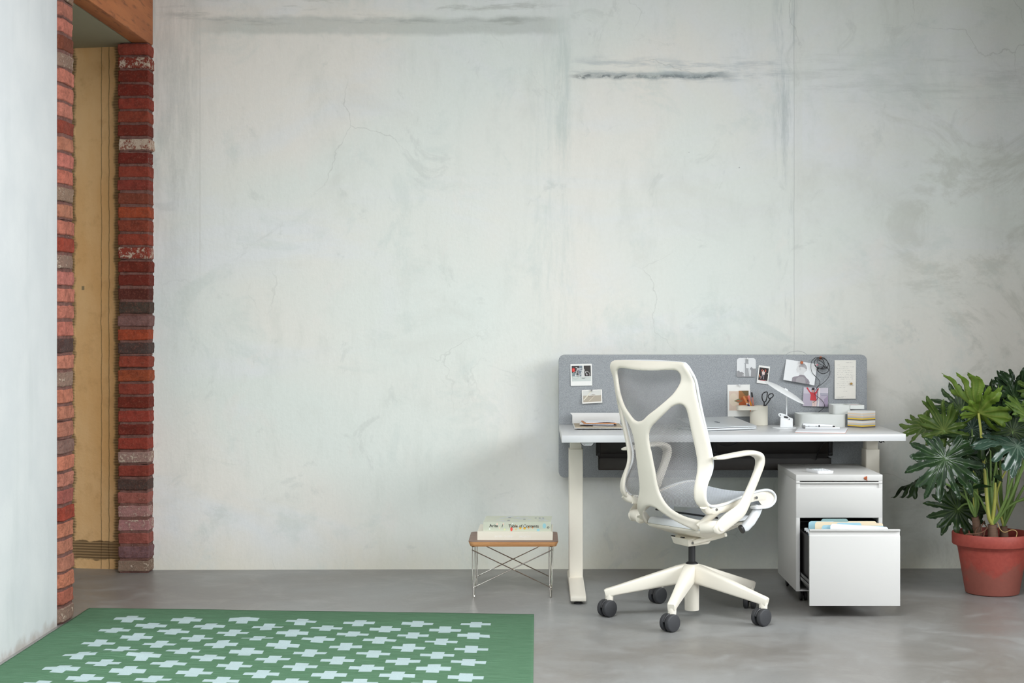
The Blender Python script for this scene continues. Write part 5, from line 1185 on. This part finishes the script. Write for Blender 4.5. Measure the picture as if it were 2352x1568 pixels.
def leaf_shape(seed, n=104):
    """signed distance of a deeply lobed leaf (attachment at the origin, tip along +s), in units of its length"""
    rnd = random.Random(seed); L = []
    for a, l, w in LOBES:
        for sgn in ((1,) if a == 0 else (1, -1)): L.append((math.radians(a*sgn+rnd.uniform(-5, 5)), l*rnd.uniform(.86, 1.05), w*rnd.uniform(.85, 1.2)))
    us = np.linspace(-.80, 1.10, n); vs = np.linspace(-1.08, 1.08, n); U, V = np.meshgrid(us, vs, indexing='ij')
    g = np.full(U.shape, 9.0); vein = np.full(U.shape, 9.0)
    for k, (a, l, w) in enumerate(L):
        c, s_ = math.cos(a), math.sin(a); t = U*c+V*s_; q = -U*s_+V*c
        q = q+.05*l*np.sin(t/l*3.0+k)*np.clip(t/l, 0, 1)
        x = np.clip(t/l, 0, 1)
        wid = w*(np.interp(x, [0, .30, .55, .75, .90, 1.0], [.42, .80, .92, 1.0, .72, .12]))*(1+.12*np.sin(x*26+k*1.7)+.07*np.sin(x*47+k))
        d = np.maximum(np.abs(q)-wid, np.maximum(t-l, -t-.02)); g = np.minimum(g, d)
        vein = np.minimum(vein, np.where((t > 0) & (t < l*.93), np.abs(q)/(1-.55*x), 9))
    r = np.hypot(U-.02, V); ang = np.arctan2(V, U)
    core = r-(.37+.05*np.cos(ang))
    sinus = np.abs(ang) > math.radians(161)
    core = np.where(sinus, np.maximum(core, (np.abs(ang)-math.radians(161))*r+.0), core)
    g = np.minimum(g, core*.9)
    return us, vs, g, vein
SHAPES = [leaf_shape(k) for k in (3, 9, 14)]
def leaf(base, tip, normal, size_w, mat_, shape=0, droop=.25, fold=.25, curl=.10, wave=.05, root=None, pm=None, via=None, pr=.0055, name='leaf'):
    base, tip = Vector(base), Vector(tip); D = tip-base; L = D.length; D.normalize(); N = Vector(normal); N = (N-D*N.dot(D)).normalized(); Wd = N.cross(D)
    us, vs, g, vein = SHAPES[shape]
    vq = np.minimum(vein, .13); d_u = us[1]-us[0]; d_v = vs[1]-vs[0]
    def vs_at(a, b):
        x = min(max((a-us[0])/d_u, 0), len(us)-1.001); y = min(max((b-vs[0])/d_v, 0), len(vs)-1.001); i = int(x); j = int(y); x -= i; y -= j
        return (vq[i, j]*(1-x)+vq[i+1, j]*x)*(1-y)+(vq[i, j+1]*(1-x)+vq[i+1, j+1]*x)*y
    def mp(s, t):
        tt = t*size_w/L if L else t
        z = -droop*max(s, 0)**2*1.0-.5*droop*min(s, 0)**2+fold*abs(t)*.55-curl*t*t+wave*math.sin(9*s+5*t+shape*2)*(abs(t)+abs(s))+wave*.6*math.cos(14*t-4*s)*abs(t)+.34*vs_at(s, t)
        return base+D*(s*L)+Wd*(t*size_w)+N*(z*L)
    def mapn(s, t):
        p = mp(s, t); a = mp(s+.01, t)-p; b = mp(s, t+.01)-p; return p, a.cross(b).normalized()
    V, Fc, uv = sdf_solid(g, us, vs, mapn, .0007, .02)
    me = bpy.data.meshes.new(name); me.from_pydata([v-PC for v in V], [], Fc)
    ca_ = me.color_attributes.new('vein', 'FLOAT_COLOR', 'POINT')
    du = us[1]-us[0]; dv = vs[1]-vs[0]
    for k, (s, t) in enumerate(uv):
        i = min(int(round((s-us[0])/du)), len(us)-1); j = min(int(round((t-vs[0])/dv)), len(vs)-1)
        x = max(0, 1-vein[i, j]/.020)*.8; ca_.data[k].color = (x, x, x, 1)
    me.polygons.foreach_set('use_smooth', [True]*len(me.polygons))
    o = link(name, me, mat_, plant)
    if root is not None:
        end = base-N*.001; pts = [Vector(root)]+[Vector(v) for v in (via or [])]+[end]
        if not via:
            mid = (pts[0]+end)/2; pts = [pts[0], mid+Vector((0, 0, .05))*(1 if abs(D.z) < .9 else .3), end]
        P = catmull(pts, 8); n = len(P)
        MB().tube(P, [pr*1.25-(pr*.55)*i/n for i in range(n)], 10).build('petiole', pm or pet_m, plant)
    return o
UPN = Vector((0, -.25, 1))
# the large leaf facing us, its neighbours and the canopy; (attachment, tip, side the upper face looks to)
leaf(at_d(2171, 1053, 7.12), at_d(2163, 1155, 7.04), (-.25, -1, .42), .190, leaf_d, 0, droop=.22, fold=.10, curl=.12, root=T1b, via=[at_d(2246, 1150, 7.33), at_d(2222, 1085, 7.24), at_d(2195, 1046, 7.17)])
leaf(at_d(2126, 978, 7.56), at_d(2040, 986, 7.62), (-.1, .55, -1), .150, leaf_m, 1, droop=-.25, fold=-.35, curl=-.1, root=T1b, via=[at_d(2232, 1120, 7.34), at_d(2205, 1050, 7.33), at_d(2160, 1003, 7.50)])
leaf(at_d(2168, 988, 7.38), at_d(2140, 904, 7.40), (.55, .8, .15), .135, leaf_m, 2, droop=.25, fold=-.3, curl=-.15, root=T1b, via=[at_d(2240, 1120, 7.36), at_d(2215, 1050, 7.38), at_d(2182, 1006, 7.38)])
leaf(at_d(2248, 948, 7.22), at_d(2150, 853, 7.30), (.35, .5, 1), .170, leaf_l, 1, droop=-.05, fold=.55, curl=.05, root=T2b, pm=pet_y, via=[at_d(2270, 1180, 7.28), at_d(2262, 1090, 7.25), at_d(2254, 1000, 7.23)], pr=.0075)
leaf(at_d(2250, 948, 7.23), at_d(2316, 893, 7.20), (-.4, .45, 1), .115, leaf_l, 0, droop=-.05, fold=.6, curl=.05)
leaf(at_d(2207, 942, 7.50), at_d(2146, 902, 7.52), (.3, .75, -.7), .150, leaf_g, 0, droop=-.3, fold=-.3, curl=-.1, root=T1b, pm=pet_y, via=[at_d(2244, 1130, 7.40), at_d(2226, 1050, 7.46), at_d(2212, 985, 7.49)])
leaf(at_d(2332, 916, 7.46), at_d(2290, 848, 7.50), (.3, -.75, .6), .150, leaf_d, 2, droop=.15, fold=.35, root=T3b, via=[at_d(2322, 1130, 7.43), at_d(2330, 1030, 7.45)])
leaf(at_d(2336, 918, 7.48), at_d(2348, 838, 7.56), (-.2, -.8, .5), .140, leaf_d, 0, droop=.15, fold=.35, root=T3b, via=[at_d(2330, 1130, 7.45), at_d(2340, 1030, 7.47)])
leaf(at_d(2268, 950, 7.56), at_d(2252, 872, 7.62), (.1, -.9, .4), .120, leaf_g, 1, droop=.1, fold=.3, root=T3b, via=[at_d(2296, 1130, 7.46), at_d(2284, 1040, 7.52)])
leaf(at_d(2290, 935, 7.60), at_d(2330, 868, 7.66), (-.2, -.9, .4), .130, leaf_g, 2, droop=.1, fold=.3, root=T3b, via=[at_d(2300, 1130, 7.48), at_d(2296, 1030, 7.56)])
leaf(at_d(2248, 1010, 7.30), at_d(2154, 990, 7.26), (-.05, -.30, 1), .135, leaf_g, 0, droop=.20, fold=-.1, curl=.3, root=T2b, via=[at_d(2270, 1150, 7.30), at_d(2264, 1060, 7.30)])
leaf(at_d(2337, 1024, 7.06), at_d(2240, 1020, 6.98), (.05, -.62, 1), .190, leaf_b, 2, droop=.18, fold=-.1, curl=.35, root=T2b, via=[at_d(2300, 1170, 7.26), at_d(2322, 1110, 7.18), at_d(2338, 1050, 7.09)])
leaf(at_d(2366, 965, 7.10), at_d(2304, 930, 7.06), (.05, -.55, 1), .170, leaf_m, 0, droop=.05, fold=.3, curl=.1, root=T2b, via=[at_d(2312, 1160, 7.26), at_d(2350, 1060, 7.16)])
leaf(at_d(2300, 990, 7.50), at_d(2270, 925, 7.52), (-.1, -1, .3), .130, leaf_d, 1, droop=.2, fold=.2, root=T2b, via=[at_d(2280, 1120, 7.38)])
leaf(at_d(2232, 985, 7.46), at_d(2222, 930, 7.46), (-.3, -1, .4), .100, leaf_b, 0, droop=.2, fold=.2, root=T1b, via=[at_d(2242, 1100, 7.40)])
leaf(at_d(2326, 990, 7.44), at_d(2340, 915, 7.46), (-.2, -1, .3), .150, leaf_g, 2, droop=.2, fold=.2, root=T3b, via=[at_d(2316, 1100, 7.42)])
leaf(at_d(2222, 1045, 7.24), at_d(2240, 1130, 7.22), (.2, -1, .5), .125, leaf_d, 1, droop=.2, fold=.15, root=T1b, via=[at_d(2240, 1140, 7.32), at_d(2232, 1080, 7.27)])
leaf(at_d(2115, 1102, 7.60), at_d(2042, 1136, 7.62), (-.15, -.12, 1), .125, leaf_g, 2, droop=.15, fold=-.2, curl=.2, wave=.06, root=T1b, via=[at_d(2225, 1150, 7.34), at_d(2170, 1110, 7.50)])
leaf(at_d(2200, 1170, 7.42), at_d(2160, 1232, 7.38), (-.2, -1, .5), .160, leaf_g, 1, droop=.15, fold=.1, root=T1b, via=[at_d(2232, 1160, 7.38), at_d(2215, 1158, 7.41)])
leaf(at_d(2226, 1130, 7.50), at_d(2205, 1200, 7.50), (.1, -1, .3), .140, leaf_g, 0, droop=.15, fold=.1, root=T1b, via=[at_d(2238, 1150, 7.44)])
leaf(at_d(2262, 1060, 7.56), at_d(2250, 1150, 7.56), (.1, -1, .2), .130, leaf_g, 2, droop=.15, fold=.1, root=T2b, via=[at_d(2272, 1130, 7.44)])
# leaves beyond the right edge
leaf(at_d(2420, 1010, 7.30), at_d(2490, 985, 7.22), UPN, .17, leaf_d, 1, root=T3b, via=[at_d(2345, 1130, 7.36), at_d(2395, 1050, 7.32)])
leaf(at_d(2400, 900, 7.40), at_d(2470, 850, 7.40), (.2, -.5, 1), .17, leaf_m, 2, root=T3b, via=[at_d(2340, 1100, 7.40), at_d(2380, 980, 7.40)])
leaf(at_d(2430, 1120, 7.20), at_d(2500, 1150, 7.10), (.2, -.6, 1), .15, leaf_d, 0, root=T2b, via=[at_d(2320, 1160, 7.28), at_d(2380, 1135, 7.24)])
# small young heart-shaped leaves and bare stalks
def small_leaf(base, tip, normal, w, m):
    base, tip = Vector(base), Vector(tip); D = tip-base; L = D.length; D.normalize(); N = Vector(normal); N = (N-D*N.dot(D)).normalized(); Wd = N.cross(D); vs = []; fs = []
    n = 14
    for i in range(n+1):
        s = i/n; h = w*math.sin(math.pi*min(1, s*.92+.08)**.8)*(1 if s < 1 else 0)
        for t in (-1, -.5, 0, .5, 1): vs.append(base+D*L*s+Wd*h*t+N*(abs(t)*h*.35-.15*L*s*s))
    for i in range(n):
        for j in range(4): fs.append((i*5+j, i*5+j+1, (i+1)*5+j+1, (i+1)*5+j))
    k = len(vs); vs += [v-N*.0008 for v in vs]; fs += [tuple(k+q for q in f[::-1]) for f in fs]
    o = MB().add(vs, fs).build('leaf', m, plant, angle=180)
    ca_ = o.data.color_attributes.new('vein', 'FLOAT_COLOR', 'POINT')
    for q in ca_.data: q.color = (0, 0, 0, 1)
small_leaf(at_d(2232, 1122, 7.26), at_d(2277, 1112, 7.22), (0, -.5, 1), .018, leaf_d)
small_leaf(at_d(2302, 1104, 7.30), at_d(2284, 1092, 7.28), (0, -.7, .8), .020, leaf_d)
for A_, V_, B_, m_, r_ in ((T1b, [at_d(2226, 1160, 7.33)], at_d(2205, 1085, 7.30), pet_m, .0050), (T1b, [at_d(2236, 1140, 7.33)], at_d(2235, 1040, 7.34), pet_y, .0048), (T2b, [at_d(2285, 1150, 7.28)], at_d(2286, 1108, 7.28), pet_y, .0085), (T2b, [at_d(2254, 1150, 7.30), at_d(2240, 1130, 7.28)], at_d(2228, 1122, 7.26), pet_m, .0045), (T2b, [at_d(2300, 1180, 7.28), at_d(2318, 1150, 7.26)], at_d(2356, 1060, 7.22), pet_m, .0070), (T2b, [at_d(2318, 1160, 7.29)], at_d(2370, 1144, 7.26), pet_m, .0045), (T2b, [at_d(2276, 1150, 7.31)], at_d(2275, 1030, 7.36), pet_m, .0060), (T3b, [at_d(2290, 1130, 7.40)], at_d(2330, 1045, 7.34), pet_y, .0055)):
    P = catmull([A_]+V_+[B_], 8); n = len(P); MB().tube(P, [r_*1.2-r_*.6*i/n for i in range(n)], 10).build('petiole', m_, plant)
